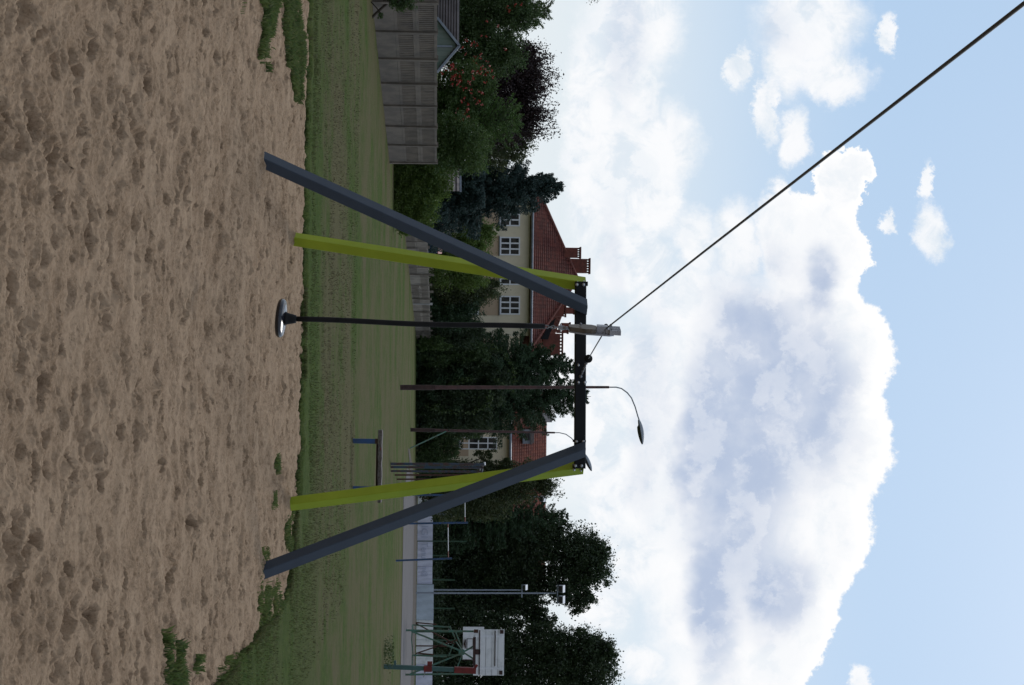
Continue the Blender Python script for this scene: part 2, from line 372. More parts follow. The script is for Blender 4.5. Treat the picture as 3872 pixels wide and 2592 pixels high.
# ------------------------------------------------------------------ ground
EDGE = [(-2.0, 22.0), (-.5, 21.0), (-.25, 20.3)]
for (ix, iy) in ((1168, 0), (1160, 300), (1156, 600), (1150, 900), (1146, 1100), (1142, 1300), (1138, 1500), (1132, 1700), (1122, 1870), (1104, 2000), (1092, 2150), (1075, 2270), (1035, 2335), (985, 2370), (950, 2430), (905, 2490), (850, 2550), (810, 2600)):
    p = gp(ix, iy); EDGE.append((p.x / p.y, p.y))
EDGE += [(.26, 9.6), (.4, 7.0), (.8, 4.5), (2.0, 3.0)]
EA = np.array([e[0] for e in EDGE]); EY = np.array([e[1] for e in EDGE])
def yedge(a):
    e = np.interp(a, EA, EY)
    return e * (1 + 0.012 * fbm(a * 160, a * 0 + 3, 4, .6) * 4 * 0.6)
def sandmesh():
    nr, nc = 980, 900
    y = 5.2 * (22.6 / 5.2) ** (np.arange(nr) / (nr - 1)); a = np.linspace(-.30, .30, nc)
    Y = np.repeat(y[:, None], nc, 1); X = Y * a[None, :]
    H = 0.05 * fbm(X * .55, Y * .55, 3) + 0.040 * fbm(X * 3.1, Y * 2.6, 4, .55)
    ly = math.log(22.6 / 5.2)
    def win(px, py, rr):
        r0 = int(math.log(max(py - rr, 5.25) / 5.2) / ly * (nr - 1)); r1 = int(math.log(max(min(py + rr, 22.5), 5.3) / 5.2) / ly * (nr - 1)) + 2
        c0 = int(((px - rr) / py + .3) / .6 * (nc - 1)) - 1; c1 = int(((px + rr) / py + .3) / .6 * (nc - 1)) + 2
        return max(r0, 0), min(r1, nr), max(c0, 0), min(c1, nc)
    def qf(px, py, r, asp, ang, r0, r1, c0, c1):
        dx = X[r0:r1, c0:c1] - px; dy = Y[r0:r1, c0:c1] - py
        u = (dx * math.cos(ang) + dy * math.sin(ang)) / asp; v = -dx * math.sin(ang) + dy * math.cos(ang)
        wob = 1 + .30 * (vnoise(dx / r * 1.4 + px * 7, dy / r * 1.4 + py * 5) - .5) * 2
        return np.sqrt(u * u + v * v) / (r * wob)
    def bowl(px, py, r, asp, ang, dep):
        w_ = win(px, py, 1.6 * r * asp)
        r0, r1, c0, c1 = w_
        if r1 <= r0 or c1 <= c0: return
        q = qf(px, py, r, asp, ang, *w_); base = B0[r0:r1, c0:c1]
        Hb = base + dep * .45 - dep * (1 - q ** 2.4)
        H[r0:r1, c0:c1] = np.where(q < 1.25, np.minimum(H[r0:r1, c0:c1], Hb), H[r0:r1, c0:c1])
    def stamp(px, py, r, asp, ang, dep, rim, flat):
        w_ = win(px, py, 3 * r * asp)
        r0, r1, c0, c1 = w_
        if r1 <= r0 or c1 <= c0: return
        q = qf(px, py, r, asp, ang, *w_)
        H[r0:r1, c0:c1] += -dep / (1 + np.exp((q - 0.85) * flat)) + rim * np.exp(-((q - 1.25) / .28) ** 2)
    B0 = H.copy(); H += .012
    for k in range(13000):
        py = 5.3 + 17.0 * RNG.random() ** .75; px = (RNG.random() * .6 - .3) * py
        r = .04 + .075 * RNG.random() ** 1.9
        bowl(px, py, r, 1 + 1.1 * RNG.random(), RNG.random() * 3.14, (.012 + .030 * RNG.random() ** 1.3) * (r / .075) ** .5)
    for k in range(2400):                                  # deeper fresh boot holes
        py = 5.5 + 15 * RNG.random() ** .8; px = (RNG.random() * .5 - .25) * py
        dep = .012 + .06 * RNG.random() ** 2.2
        stamp(px, py, (.022 + .035 * RNG.random()) * (1 if dep > .03 else .8), 1.2 + 1.1 * RNG.random(), RNG.random() * 3.14, dep, dep * .22, 10)
    for (sx, sy, an) in ((1.15, 7.4, 1.3), (-1.0, 6.6, .5), (-.9, 6.9, .55), (.3, 8.9, .2), (-.5, 11, 2.0), (.95, 7.0, .2)):
        for j in range(8): stamp(sx + math.cos(an) * j * .07, sy + math.sin(an) * j * .07, .06, 1.1, an, .020, .006, 6)
    H += 0.024 * fbm(X * 12, Y * 10, 5, .66)
    cl = np.clip(fbm(X * .8 + 9, Y * .8 + 4, 3) * 6, 0, 1)     # crumbly patches
    near = np.clip((8.3 - Y) / 2.2, 0, 1) * np.clip((-.02 - X / Y) / .05, 0, 1)
    cl = np.maximum(cl * .5, near)
    H += cl * 0.034 * fbm(X * 38, Y * 34, 3, .7)
    H += 0.011 * fbm(X * 42, Y * 34, 3, .65)
    H = H - 0.01
    for (ix, iy) in ((1003, 608), (988, 2163), (1110, 905), (1085, 1908)):
        p = gp(ix, iy); H += .035 * np.exp(-(((X - p.x) / .16) ** 2 + ((Y - p.y) / .22) ** 2))
    p = pt(1066, 1204, F / 547); H -= .07 * np.exp(-(((X - p.x) / .45) ** 2 + ((Y - p.y) / .7) ** 2))
    ye = yedge(np.repeat(a[None, :], nr, 0)); H -= np.clip((Y - ye + .02) / .25, 0, 1) * .12
    o = npmesh('sand', np.stack([X, Y, H], 2).reshape(-1, 3), gridfaces(nr, nc), MT['sand'], None, True)
    o['kind'] = 'structure'
    return X, Y, H
def sandmat():
    M = bpy.data.materials.new('sand'); M.use_nodes = True; t = M.node_tree; q = NB(t); bs = t.nodes['Principled BSDF']
    g = q.n('ShaderNodeNewGeometry'); p = g.outputs['Position']
    c = q.mix(q.maprange(q.noise(p, 2.2, 6, .62), .36, .66), (.325, .228, .148, 1), (.225, .150, .092, 1))
    c = q.mix(q.maprange(q.noise(p, .55, 4, .6), .55, .72, 0, .55), c, (.175, .108, .060, 1))
    c = q.mix(q.maprange(q.noise(p, 60, 3, .7), .30, .70, 0, .45), c, (.46, .33, .225, 1))
    vo = q.n('ShaderNodeTexVoronoi'); q.put(vo.inputs['Vector'], p); vo.inputs['Scale'].default_value = 42
    sp_ = q.math('MULTIPLY', q.maprange(vo.outputs['Distance'], .12, .2, 1, 0), q.math('GREATER_THAN', q.noise(p, 25, 2), .56))
    c = q.mix(q.maprange(q.noise(p, 22, 5, .75), .34, .52, .5, 0), c, (.13, .085, .052, 1))
    c = q.mix(q.math('MULTIPLY', sp_, .8), c, (.10, .068, .045, 1))
    q.put(bs.inputs['Base Color'], c); bs.inputs['Roughness'].default_value = 1.0; bs.inputs['Specular IOR Level'].default_value = 0.1
    h = q.math('ADD', q.math('MULTIPLY', q.noise(p, 26, 6, .68), 1.2), q.math('MULTIPLY', q.noise(p, 160, 3, .7), .5))
    bn = q.n('ShaderNodeBump'); bn.inputs['Strength'].default_value = .9; bn.inputs['Distance'].default_value = .012
    q.put(bn.inputs['Height'], h); t.links.new(bn.outputs[0], bs.inputs['Normal'])
    return M
MT['sand'] = sandmat()
def lawnmat():
    M = bpy.data.materials.new('lawn'); M.use_nodes = True; t = M.node_tree; q = NB(t); bs = t.nodes['Principled BSDF']
    g = q.n('ShaderNodeNewGeometry'); p = g.outputs['Position']
    s = q.n('ShaderNodeSeparateXYZ'); q.put(s.inputs[0], p)
    ps = q.vm('MULTIPLY', p, (.26, .30, 0)); pm = q.vm('MULTIPLY', p, (.7, .6, 0))
    G1 = (.040, .070, .013, 1); G2 = (.072, .104, .022, 1); B1 = (.112, .098, .050, 1)
    c = q.mix(q.maprange(q.noise(p, 9, 5, .7), .35, .65), G1, G2)
    f = q.math('ADD', q.math('MULTIPLY', q.noise(ps, .9, 5, .6), .6), q.math('MULTIPLY', q.noise(pm, 3.2, 6, .7), .4))
    br = q.maprange(f, .40, .57, 0, .9)
    nearg = q.maprange(s.outputs[1], 20.5, 23.5, .35, 1)
    c = q.mix(q.math('MULTIPLY', br, nearg), c, B1)
    c = q.mix(q.maprange(q.noise(p, 30, 4, .75), .5, .75, 0, .5), c, (.02, .026, .010, 1))
    q.put(bs.inputs['Base Color'], c); bs.inputs['Roughness'].default_value = 1.0; bs.inputs['Specular IOR Level'].default_value = 0.05
    bn = q.n('ShaderNodeBump'); bn.inputs['Strength'].default_value = 1; bn.inputs['Distance'].default_value = .04
    q.put(bn.inputs['Height'], q.noise(p, 9, 8, .8)); t.links.new(bn.outputs[0], bs.inputs['Normal'])
    return M
MT['lawn'] = lawnmat()
sandmesh()
MB().quad((-60, -40, -.16), (60, -40, -.16), (60, 26, -.16), (-60, 26, -.16)).build('sand_bed', MT['sand'])['kind'] = 'structure'
MB().quad((-2500, -2500, -.3), (2500, -2500, -.3), (2500, 3000, -.3), (-2500, 3000, -.3)).build('ground', MT['lawn'])['kind'] = 'structure'
def lawnmesh():
    a = np.concatenate([np.linspace(-2, -.26, 60)[:-1], np.linspace(-.26, .26, 900), np.linspace(.26, 2, 80)[1:]])
    t = np.concatenate([[0, 0, .0006, .0018, .004], np.linspace(.008, 1, 150)])
    ye = yedge(a); Y = ye[None, :] * (900 / ye[None, :]) ** t[:, None]; X = Y * a[None, :]
    Z = .035 + .03 * fbm(X * 1.3, Y * 1.3, 3) + .03 * fbm(X * 9, Y * 9, 2) * np.clip(1 - t[:, None] * 20, 0, 1)
    Z[0] = -.2; Z[1] = -.03 + 0 * Z[1]; Z[2] = .005 + 0.02 * fbm(X[2] * 12, Y[2] * 12, 2)
    Z = np.where(Y > 60, .03, Z)
    o = npmesh('lawn', np.stack([X, Y, Z], 2).reshape(-1, 3), gridfaces(len(t), len(a)), MT['lawn'], None, True); o['kind'] = 'structure'
lawnmesh()
MB().box((0, 0, -.1), (.01, .01, .01)) if False else None

def sheet(name, px, mat, z):
    ps = [gp(ix, iy, z) for ix, iy in px]
    o = MB().quad(*ps).build(name, MT[mat]); o['kind'] = 'structure'; return o
sheet('running_track', [(1540, 1770), (1526, 1880), (1525, 2000), (1520, 2300), (1514, 2592), (1506, 3000), (1532, 3000), (1553, 2592), (1561, 2300), (1566, 2000), (1567, 1880), (1556, 1790)], 'asphalt', .045)
sheet('soil_strip', [(1567.3, 1860), (1566.3, 2000), (1561.3, 2300), (1553.3, 2592), (1532.3, 3000), (1545, 3000), (1566, 2592), (1574, 2300), (1577, 2000), (1577, 1860)], 'soil', .045)
sheet('dirt_path', [(1543, 1695), (1548, 1740), (1550, 1800), (1556, 1830), (1566, 1830), (1559, 1760), (1550, 1700)], 'soil', .05)

# ------------------------------------------------------------------ grass blades
def bladeband(M):
    t = M.node_tree; q = NB(t); g = q.n('ShaderNodeNewGeometry'); p = g.outputs['Position']
    ps = q.vm('MULTIPLY', p, (.26, .30, 0)); pm = q.vm('MULTIPLY', p, (.7, .6, 0))
    f = q.math('ADD', q.math('MULTIPLY', q.noise(ps, .9, 5, .6), .6), q.math('MULTIPLY', q.noise(pm, 3.2, 6, .7), .4))
    s = q.n('ShaderNodeSeparateXYZ'); q.put(s.inputs[0], p)
    br = q.math('MULTIPLY', q.maprange(f, .42, .54, 0, .9), q.maprange(s.outputs[1], 20.5, 23.5, .35, 1))
    for nd in t.nodes:
        if nd.bl_idname in ('ShaderNodeBsdfDiffuse', 'ShaderNodeBsdfTranslucent'):
            src = nd.inputs[0].links[0].from_socket; q.put(nd.inputs[0], q.mix(br, src, (.112, .096, .056, 1)))
    return M
GM = bladeband(leafmat('grass_blades', (.048, .078, .018), (.072, .10, .028), (.12, .115, .05), 2.5, .3))
GD = leafmat('weed_blades', (.06, .105, .03), (.09, .14, .035), (.16, .17, .07), 4, .4)
def blades(name, X, Y, Z0, h, w, mat, label, lean=.5):
    n = len(X); an = RNG.random(n) * 6.283; le = lean * (RNG.random(n) ** .7) * h; wd = w * (.6 + .8 * RNG.random(n))
    a2 = RNG.random(n) * 6.283
    bx, by = np.cos(an) * wd / 2, np.sin(an) * wd / 2; lx, ly_ = np.cos(a2) * le, np.sin(a2) * le
    P0 = np.stack([X - bx, Y - by, Z0 - .02], 1); P1 = np.stack([X + bx, Y + by, Z0 - .02], 1)
    P2 = np.stack([X + bx * .8 + lx * .4, Y + by * .8 + ly_ * .4, Z0 + h * .6], 1); P3 = np.stack([X + lx, Y + ly_, Z0 + h], 1)
    V = np.stack([P0, P1, P2, P3], 1).reshape(-1, 3); Fq = np.arange(4 * n).reshape(-1, 4)
    o = npmesh(name, V, Fq, mat); o['kind'] = 'stuff'; tag(o, label, 'grass'); return o
def lawn_blades():
    n = 45000; a = RNG.random(n) * .50 - .25; ye = yedge(a); Y = ye * (1 + RNG.random(n) ** 2.4 * .6); X = a * Y
    keep = (fbm(X * .6, Y * 1.6, 3) > -.14); X = X[keep]; Y = Y[keep]
    h = (.010 + .020 * RNG.random(len(X))) * (1 + .4 * fbm(X * .8, Y * 2, 2))
    blades('lawn_grass', X, Y, np.full(len(X), .035), h, .010 * (Y / 20), GM, 'short patchy mown grass blades covering the lawn beyond the sand', .8)
    n = 60000; a = RNG.random(n) * .50 - .25; dens = np.clip(.55 + 3.0 * fbm(a * 55, a * 0 + 8, 3), .05, 1.6)
    a = a[RNG.random(n) < dens]; ye = yedge(a); Y = ye - .03 + RNG.exponential(.22, len(a)); X = a * Y
    h = (.008 + .024 * RNG.random(len(X)) ** 1.5) * np.clip(1 + 3 * fbm(a * 40, a * 0 + 1, 3), .5, 1.7)
    blades('verge_grass', X, Y, np.full(len(X), .0), h, .009, GD, 'lush darker fringe of grass along the edge of the sand', .9)
lawn_blades()
def patch(pxpoly, dens, h, label, name='weed_patch', w=.010):
    ps = [gp(ix, iy) for ix, iy in pxpoly]; poly = np.array([(p.x, p.y) for p in ps])
    lo = poly.min(0); hi = poly.max(0); A = (hi - lo).prod(); n = int(A * dens)
    X = lo[0] + RNG.random(n) * (hi[0] - lo[0]); Y = lo[1] + RNG.random(n) * (hi[1] - lo[1])
    Xw = X + .10 * fbm(X * 5, Y * 5, 3) * 3; Yw = Y + .14 * fbm(X * 5 + 9, Y * 5, 3) * 3
    ins = np.zeros(n, bool); j = len(poly) - 1
    for i in range(len(poly)):
        xi, yi = poly[i]; xj, yj = poly[j]
        c = ((yi > Yw) != (yj > Yw)) & (Xw < (xj - xi) * (Yw - yi) / (yj - yi + 1e-9) + xi); ins ^= c; j = i
    cl = fbm(X * 6 + 3, Y * 4, 3); ins &= cl > -.13
    X = X[ins]; Y = Y[ins]; hh = h * .42 * (.4 + .9 * RNG.random(len(X))) * np.clip(1 + 2.2 * cl[ins], .5, 1.6)
    blades(name, X, Y, np.full(len(X), 0.0), hh, w, GD, label, .9)
patch([(985, -30), (1000, 60), (985, 160), (980, 225), (1000, 235), (1020, 175), (1045, 60), (1040, -30)], 5500, .10, 'dark green grass strip on the sand at the far left', 'weed_patch')
patch([(1075, -30), (1070, 60), (1085, 200), (1095, 270), (1118, 385), (1135, 375), (1140, 260), (1150, 120), (1120, 40), (1115, -30)], 5500, .10, 'long grass strip between the sand and the lawn at left')
patch([(912, -10), (920, 90), (926, 92), (935, -10)], 1500, .05, 'thin sprigs of grass on the sand nearest the left edge')
patch([(626, 2380), (640, 2385), (690, 2470), (688, 2640), (618, 2640), (632, 2450)], 6500, .11, 'bushy bright green tuft in the sand at lower right')
patch([(735, 2480), (775, 2475), (768, 2520), (745, 2590), (728, 2580)], 5500, .09, 'small green tuft in the sand beside the bushy tuft')
patch([(1043, 1725), (1062, 1735), (1060, 1790), (1045, 1800)], 4500, .06, 'small dark tuft on the sand left of the right lime leg')
patch([(1034, 1865), (1050, 1870), (1050, 1920), (1036, 1930)], 3500, .05, 'sparse tuft on the sand below the right lime leg')
patch([(990, 2070), (1015, 2075), (1010, 2150), (985, 2300), (975, 2310), (980, 2180)], 4500, .09, 'tufts growing round the foot of the right grey leg')
patch([(990, 2230), (1050, 2200), (1060, 2330), (1010, 2420), (975, 2390)], 3500, .08, 'thin mossy grass strip just right of the grey leg foot')
patch([(830, 2530), (905, 2480), (960, 2420), (1000, 2400), (1000, 2700), (800, 2700)], 2500, .08, 'tall dark verge grass at the far right corner of the sand')
patch([(1078, 1930), (1100, 1920), (1110, 2060), (1085, 2090)], 4500, .08, 'grass clump between the right lime leg and the grey leg')

# ------------------------------------------------------------------ zip line
YB = gp(1005, 610).y * .5 + gp(1112, 905).y * .5
root = thing('zip_line_tower', 'four-legged steel frame with black crossbar, grey front legs and lime rear legs', 'zip line tower', pt(2195, 1420, YB) * Vector((1, 1, 0)) if False else Vector((pt(2195, 1420, YB).x, YB, 0)))
bl = pt(2195, 1072, YB); br_ = pt(2192, 1770, YB); TH = 42 / F * YB
cb = MB().bar(bl, br_, TH, TH, (0, 0, 1), .008).build('crossbar', 'charcoal', root)
def leg(px0, px1, Yt, name, mat, w, ztrim=0):
    p0 = gp(*px0); p1 = pt(px1[0], px1[1], Yt)
    d = (p0 - p1).normalized(); p0 = p0 + d * .25
    dd = -d; s1 = Vector((-1, -1, .5)) if px0[1] < 1300 else Vector((-1, -1, -.45)); s1 = (s1 - dd * s1.dot(dd)).normalized(); s2 = dd.cross(s1)
    if s2.y > 0: s2 = -s2
    a = w / 2; zt = bl.z + TH / 2 + ztrim; i = []
    mb = MB(); prof = []; ch = .006
    for (x, y) in ((-a + ch, -a), (a - ch, -a), (a, -a + ch), (a, a - ch), (a - ch, a), (-a + ch, a), (-a, a - ch), (-a, -a + ch)):
        o = s1 * x + s2 * y
        t = (zt - (p1 + o).z) / dd.z
        prof.append((p0 + o, p1 + o + dd * t))
    n = 8; mb.v = [tuple(q[0]) for q in prof] + [tuple(q[1]) for q in prof]
    mb.f = [(k, (k + 1) % n, n + (k + 1) % n, n + k) for k in range(n)] + [tuple(reversed(range(n))), tuple(range(n, 2 * n))]
    return mb.build(name, mat, root, label=None)
LW = .108
l1 = leg((1003, 608), (2200, 1153), YB - TH / 2 - .07, 'leg', 'greyleg', LW, .003); l1['label'] = 'slate grey front leg on the left'
l2 = leg((988, 2163), (2197, 1705), YB - TH / 2 - .07, 'leg', 'greyleg', LW, .003); l2['label'] = 'slate grey front leg on the right'
l3 = leg((1110, 905), (2200, 1074), YB + TH / 2 + .05, 'leg', 'lime', LW, .003); l3['label'] = 'lime rear leg on the left'
l4 = leg((1085, 1908), (2190, 1768), YB + TH / 2 + .05, 'leg', 'lime', LW, .003); l4['label'] = 'lime rear leg on the right'
def bracket(iy0, iy1, bolts):
    c0 = pt(2195 - .0125 * (iy0 - 1296), iy0, YB); c1 = pt(2195 - .0125 * (iy1 - 1296), iy1, YB)
    bk = MB().bar(c0, c1, TH + .014, TH + .014, (0, 0, 1), .006).build('bracket', 'charcoal', root)
    for (ix, iy) in bolts:
        p = pt(ix, iy, YB - TH / 2 - .008)
        MB().lathe(p + Vector((0, .004, 0)), (0, -1, 0), [(.016, 0), (.016, .004), (.010, .006), (.010, .014), (.006, .017)], 10).build('bolt', 'bolt', bk, True)
bracket(1066, 1082, [(2182, 1077), (2207, 1077)])
bracket(1155, 1168, [(2186, 1162), (2212, 1162)])
bracket(1664, 1672, [(2180, 1671), (2206, 1671)])
bracket(1757, 1771, [(2176, 1762), (2199, 1762)])
for (ix, iy) in ((2187, 1382), (2187, 1446), (2211, 1446)):
    p = pt(ix, iy, YB - TH / 2 - .001)
    MB().lathe(p, (0, -1, 0), [(.02, 0), (.02, .004), (.012, .006), (.012, .014), (.007, .018)], 12).build('bolt', 'bolt', root, True)
MB().bar(pt(2195, 1376, YB - TH / 2 - .006), pt(2195, 1452, YB - TH / 2 - .006), TH * .92, .008, (0, 0, 1)).build('anchor_plate', 'charcoal', root)
MB().bar(pt(2208, 1741, YB), pt(2201, 1776, YB + .05), .07, .006, (0, 1, 0)).build('end_plate', 'charcoal', root)
for (ix, iy) in ((2171, 1776), (2197, 1778), (2184, 1070), (2208, 1068)):
    p = pt(ix, iy, YB + TH / 2 - .005)
    MB().lathe(p, (0, -1, 0), [(.016, 0), (.016, .006), (.009, .016)], 10).build('bolt', 'bolt', root, True)

YT = F / 547.0
# cable
q0 = pt(2203, 1398, YB - TH / 2 - .07); q1 = pt(2225, 1357, YB - .30); q2 = pt(2292, 1243, YT); q3 = pt(3872, 14, F / 1766.0)
q4 = q3 + (q3 - q2).normalized() * 14; q4.z = q3.z + .9
mid = q2.lerp(q3, .5) - Vector((0, 0, .004))
cable = MB().tube([q1 - (q1 - q0) * -.0, q2, mid, q3, q4], .0052, 8).build('zip_line_cable', 'wire', None, True)
tag(cable, 'dark steel wire rope rising from the crossbar to the upper right', 'cable')
# end fitting on the bar
end = thing('cable_end_fitting', 'black round rubber buffer with steel clamps tying the cable to the crossbar', 'cable fitting', q1)
dq = (q1 - q2).normalized()
MB().lathe(q1 - dq * .01, dq, [(.012, 0), (.036, .004), (.040, .012), (.040, .05), (.036, .058), (.012, .062)], 24).build('buffer', 'rubber', end, True)
qa = q1 + dq * .06; qb = pt(2196, 1424, YB - TH / 2 - .03)
MB().tube([qa, (qa + qb) / 2 + Vector((0, -.02, .0)), qb], .007, 8).build('cable_loop', 'steel', end, True)
for k in range(4):
    c = qa.lerp(qb, .18 + .2 * k); e = MB().box(c, (.03, .03, .014)); e.tube([c + Vector((-.014, -.02, -.01)), c + Vector((-.014, -.02, .018))], .004, 6); e.build('wire_clamp', 'steel', end)
MB().lathe(qb, (0, 1, 0), [(.012, -.02), (.016, 0), (.02, .03)], 12).build('eye_bolt', 'steel', end, True)

# trolley
tro = thing('cable_trolley', 'silver two-plate trolley, its brown side a painted reflection, riding on the zip line cable', 'trolley', q2)
def tp(ix, iy, dy=0): return pt(ix, iy, YT + dy)
cd_ = (q3 - q2); cd_.z = 0; cd_.normalize(); nn = Vector((cd_.y, -cd_.x, 0)).normalized()      # nn points right
if nn.x < 0: nn = -nn
axis = (tp(2320, 1253) - tp(2150, 1242)).normalized()
ccen = tp(2235, 1247)
RZ = Matrix.Rotation(math.radians(24), 3, 'Z'); cdt = RZ @ cd_; nnt = RZ @ nn
def plate(off, th, mat, name, s0, s1, w0, w1):
    z = []
    L = (tp(2320, 1253) - tp(2150, 1242)).length
    o = tp(2150, 1242) + nnt * off
    prof = [(s0, -w0 * .5), (s0 + .02, -w0), (s0 + .35, -w1), (s1 - .1, -w1), (s1, -w1 * .7), (s1, w1 * .7), (s1 - .1, w1), (s0 + .35, w1), (s0 + .02, w0), (s0, w0 * .5)]
    poly = [o + axis * (t * L) + cdt * w for t, w in prof]
    return MB().prism(poly, nnt * th).build(name, mat, tro)
plate(-.020, .009, 'alu_reflect', 'side_plate', 0, .62, .028, .05)
plate(.014, .009, 'alu', 'side_plate', 0.0, 1.0, .028, .055)
plate(-.0105, .024, 'alu_reflect', 'body', .02, .60, .024, .045)
plate(-.020, .033, 'alu', 'cap_block', .80, 1.0, .03, .05)
w0_ = tp(2275, 1247)
MB().bar(w0_ - axis * .035 - nnt * .0, w0_ + axis * .04, .06, .05, nnt, .006).build('wheel_housing', 'alu', tro)
MB().lathe(q2 - cdt * .062 + Vector((0, 0, .004)), -cdt if False else cdt, [(.014, 0), (.016, .004), (.016, .02)], 14).build('cable_guide', 'rubber', tro, True)
for (ix, iy) in ((2192, 1259), (2284, 1261), (2310, 1262), (2288, 1250), (2253, 1247)):
    p = tp(ix, iy, -.03); MB().lathe(p, -cdt + nnt * .6, [(.008, 0), (.008, .004), (.0055, .005), (.0055, .012)], 8).build('bolt', 'steel', tro)
for (ix, iy) in ((2196, 1224), (2310, 1228)):
    p = tp(ix, iy, -.01); MB().lathe(p, -nnt, [(.009, -.012), (.009, 0), (.005, .004)], 8).build('bolt', 'steel', tro)

# hanging seat
S0 = tp(1066, 1204); S1 = tp(2060, 1236); T0 = tp(2152, 1242)
seat = thing('hanging_disc_seat', 'black rubber disc seat hanging on a sleeved rope from the trolley', 'swing seat', (S0.x, S0.y, 0))
ax_s = (tp(1113, 1207) - S0).normalized(); tilt = (ax_s + Vector((.03, -.07, 0))).normalized()
R = 73.5 / 547; 
prof = [(0.02, -.030), (R * .7, -.030), (R * .93, -.026), (R, -.014), (R, -.002), (R * .97, .008), (R * .88, .016), (R * .6, .021), (R * .32, .024), (.03, .026)]
MB().lathe(S0, tilt, prof, 48).build('disc', 'seat', seat, True)
MB().lathe(S0 + tilt * .022, ax_s, [(.050, 0), (.043, .012), (.037, .03), (.033, .05), (.027, .075), (.022, .078)], 28).build('collar', 'rubber', seat, True)
pts = []
for k in range(13):
    t = k / 12; p = (S0 + ax_s * .06).lerp(S1, t); p.x += .006 * math.sin(t * 3.1) - .004 * math.sin(t * 9); pts.append(p)
MB().tube(pts, [.0175] + [.0185] * 11 + [.0185], 14).build('rope_sleeve', 'rubber', seat, True)
def link(c, axis, side, L=.026, Wd=.016, r=.0035):
    axis = Vector(axis).normalized(); side = (Vector(side) - axis * Vector(side).dot(axis)).normalized(); pp = []
    for k in range(17):
        t = 2 * math.pi * k / 16; pp.append(Vector(c) + axis * math.sin(t) * L * .62 + side * math.cos(t) * Wd * .62)
    return MB().tube(pp, r, 6, False)
av = (T0 - S1).normalized(); Lc = (T0 - S1).length
for k in range(4):
    c = S1 + av * (Lc * (.07 + .13 * k)); link(c, av, nn if k % 2 == 0 else cd_).build('chain_link', 'steel', seat, True)
sh0 = S1 + av * Lc * .55
MB().bar(sh0, sh0 + av * Lc * .25, .030, .020, nn, .004).build('shackle', 'steel', seat)
MB().tube([sh0 + av * Lc * .2, T0 + av * .01], [.014, .008], 10).build('swivel', 'steel', seat, True)
MB().tube([sh0 + av * Lc * .1 - nn * .028, sh0 + av * Lc * .1 + nn * .028], .006, 8).build('shackle_pin', 'bolt', seat, True)

# ------------------------------------------------------------------ bench and bars
def ground_thing(name, label, cat, ix, iy, group=None):
    p = gp(ix, iy); return thing(name, label, cat, Vector((p.x, p.y, .03)), group), p
r, p = ground_thing('bench', 'old plank bench of weathered wood on two flat blue legs', 'bench', 1327, 1668)
Yb = p.y; Z = lambda ix: pt(ix, 1668, Yb).z
pR = gp(1325, 1848); pR.y = Yb + .25; pR.x = pt(1325, 1848, pR.y).x
for q in (p, pR):
    q = Vector((q.x, q.y, 0)); zt = Z(1428)
    MB().bar(q, q + Vector((.004, 0, zt)), .085, .05, (1, 0, 0), .004).build('leg', 'blue', r)
    MB().box(q + Vector((.0, 0, zt - .02)), (.088, .054, .05)).build('rust_collar', 'rustred', r)
xl = pt(1437, 1627, Yb).x; xr = pR.x + .25; yr = pR.y + .05
mb = MB(); n = 24; zc = Z(1438)
for k in range(n + 1):
    t = k / n; x = xl + (xr - xl) * t; y = Yb + (yr - Yb) * t + .01 * math.sin(t * 9)
    ht = .034 + .004 * math.sin(t * 23) + .003 * random.random(); z0 = zc - .012 * t
    for (dy, dz) in ((-.10, -ht), (-.10, ht * .7), (-.085, ht), (.13, ht + .006), (.13, -ht)): mb.v.append((x, y + dy, z0 + dz))
for k in range(n):
    for j in range(5): mb.f.append((k * 5 + j, k * 5 + (j + 1) % 5, (k + 1) * 5 + (j + 1) % 5, (k + 1) * 5 + j))
mb.f += [tuple(reversed(range(5))), tuple(n * 5 + j for j in range(5))]
mb.build('seat', 'wood', r)
MB().bar((p.x + .05, Yb + .05, zc - .055), (pR.x, yr, zc - .065), .035, .05, (0, 0, 1)).build('dark_underside', 'rustdark', r)  # dark bar standing for the dark underside of the plank
MB().box((pt(1440, 1697, Yb).x, Yb - .101, zc + .012), (.05, .004, .016)).build('red_mark', 'red', r)

# climbing frame of tall blue posts
r, p = ground_thing('climbing_frame', 'tall rack of worn blue and rust poles behind the right lime leg', 'climbing frame', 1472, 1762)
Yc = p.y; hts = [(1755, 1832, 1471, 0, .045, 'blue2'), (1767, 1828, 1472, .3, .04, 'blue2'), (1782, 1825, 1475, .7, .035, 'blue2')]
for k, (iy, top, ix, dy, w, mt) in enumerate(hts):
    b0 = pt(ix, iy, Yc + dy); b1 = pt(top, iy + 2, Yc + dy); b0.z = 0
    MB().tube([b0, b1], w, 10).build('post', mt, r)
for k, (iy, top) in enumerate([(1797, 1822), (1813, 1818), (1829, 1815)]):
    b0 = pt(1500, iy, Yc + 6 + k * 3); b0.z = 0; b1 = pt(top, iy, Yc + 6 + k * 3)
    MB().tube([b0, b1], .03, 8).build('post', 'rustred', r)
t0 = pt(1826, 1752, Yc); MB().tube([t0, pt(1822, 1786, Yc + .8)], .03, 8).build('top_rail', 'blue2', r)
MB().tube([pt(1815, 1767, Yc + .3), pt(1812, 1829, Yc + 12)], .025, 8).build('top_rail', 'blue2', r)
MB().tube([pt(1832, 1748, Yc), pt(1832, 1760, Yc)], .035, 8).build('end_cap', 'white', r)

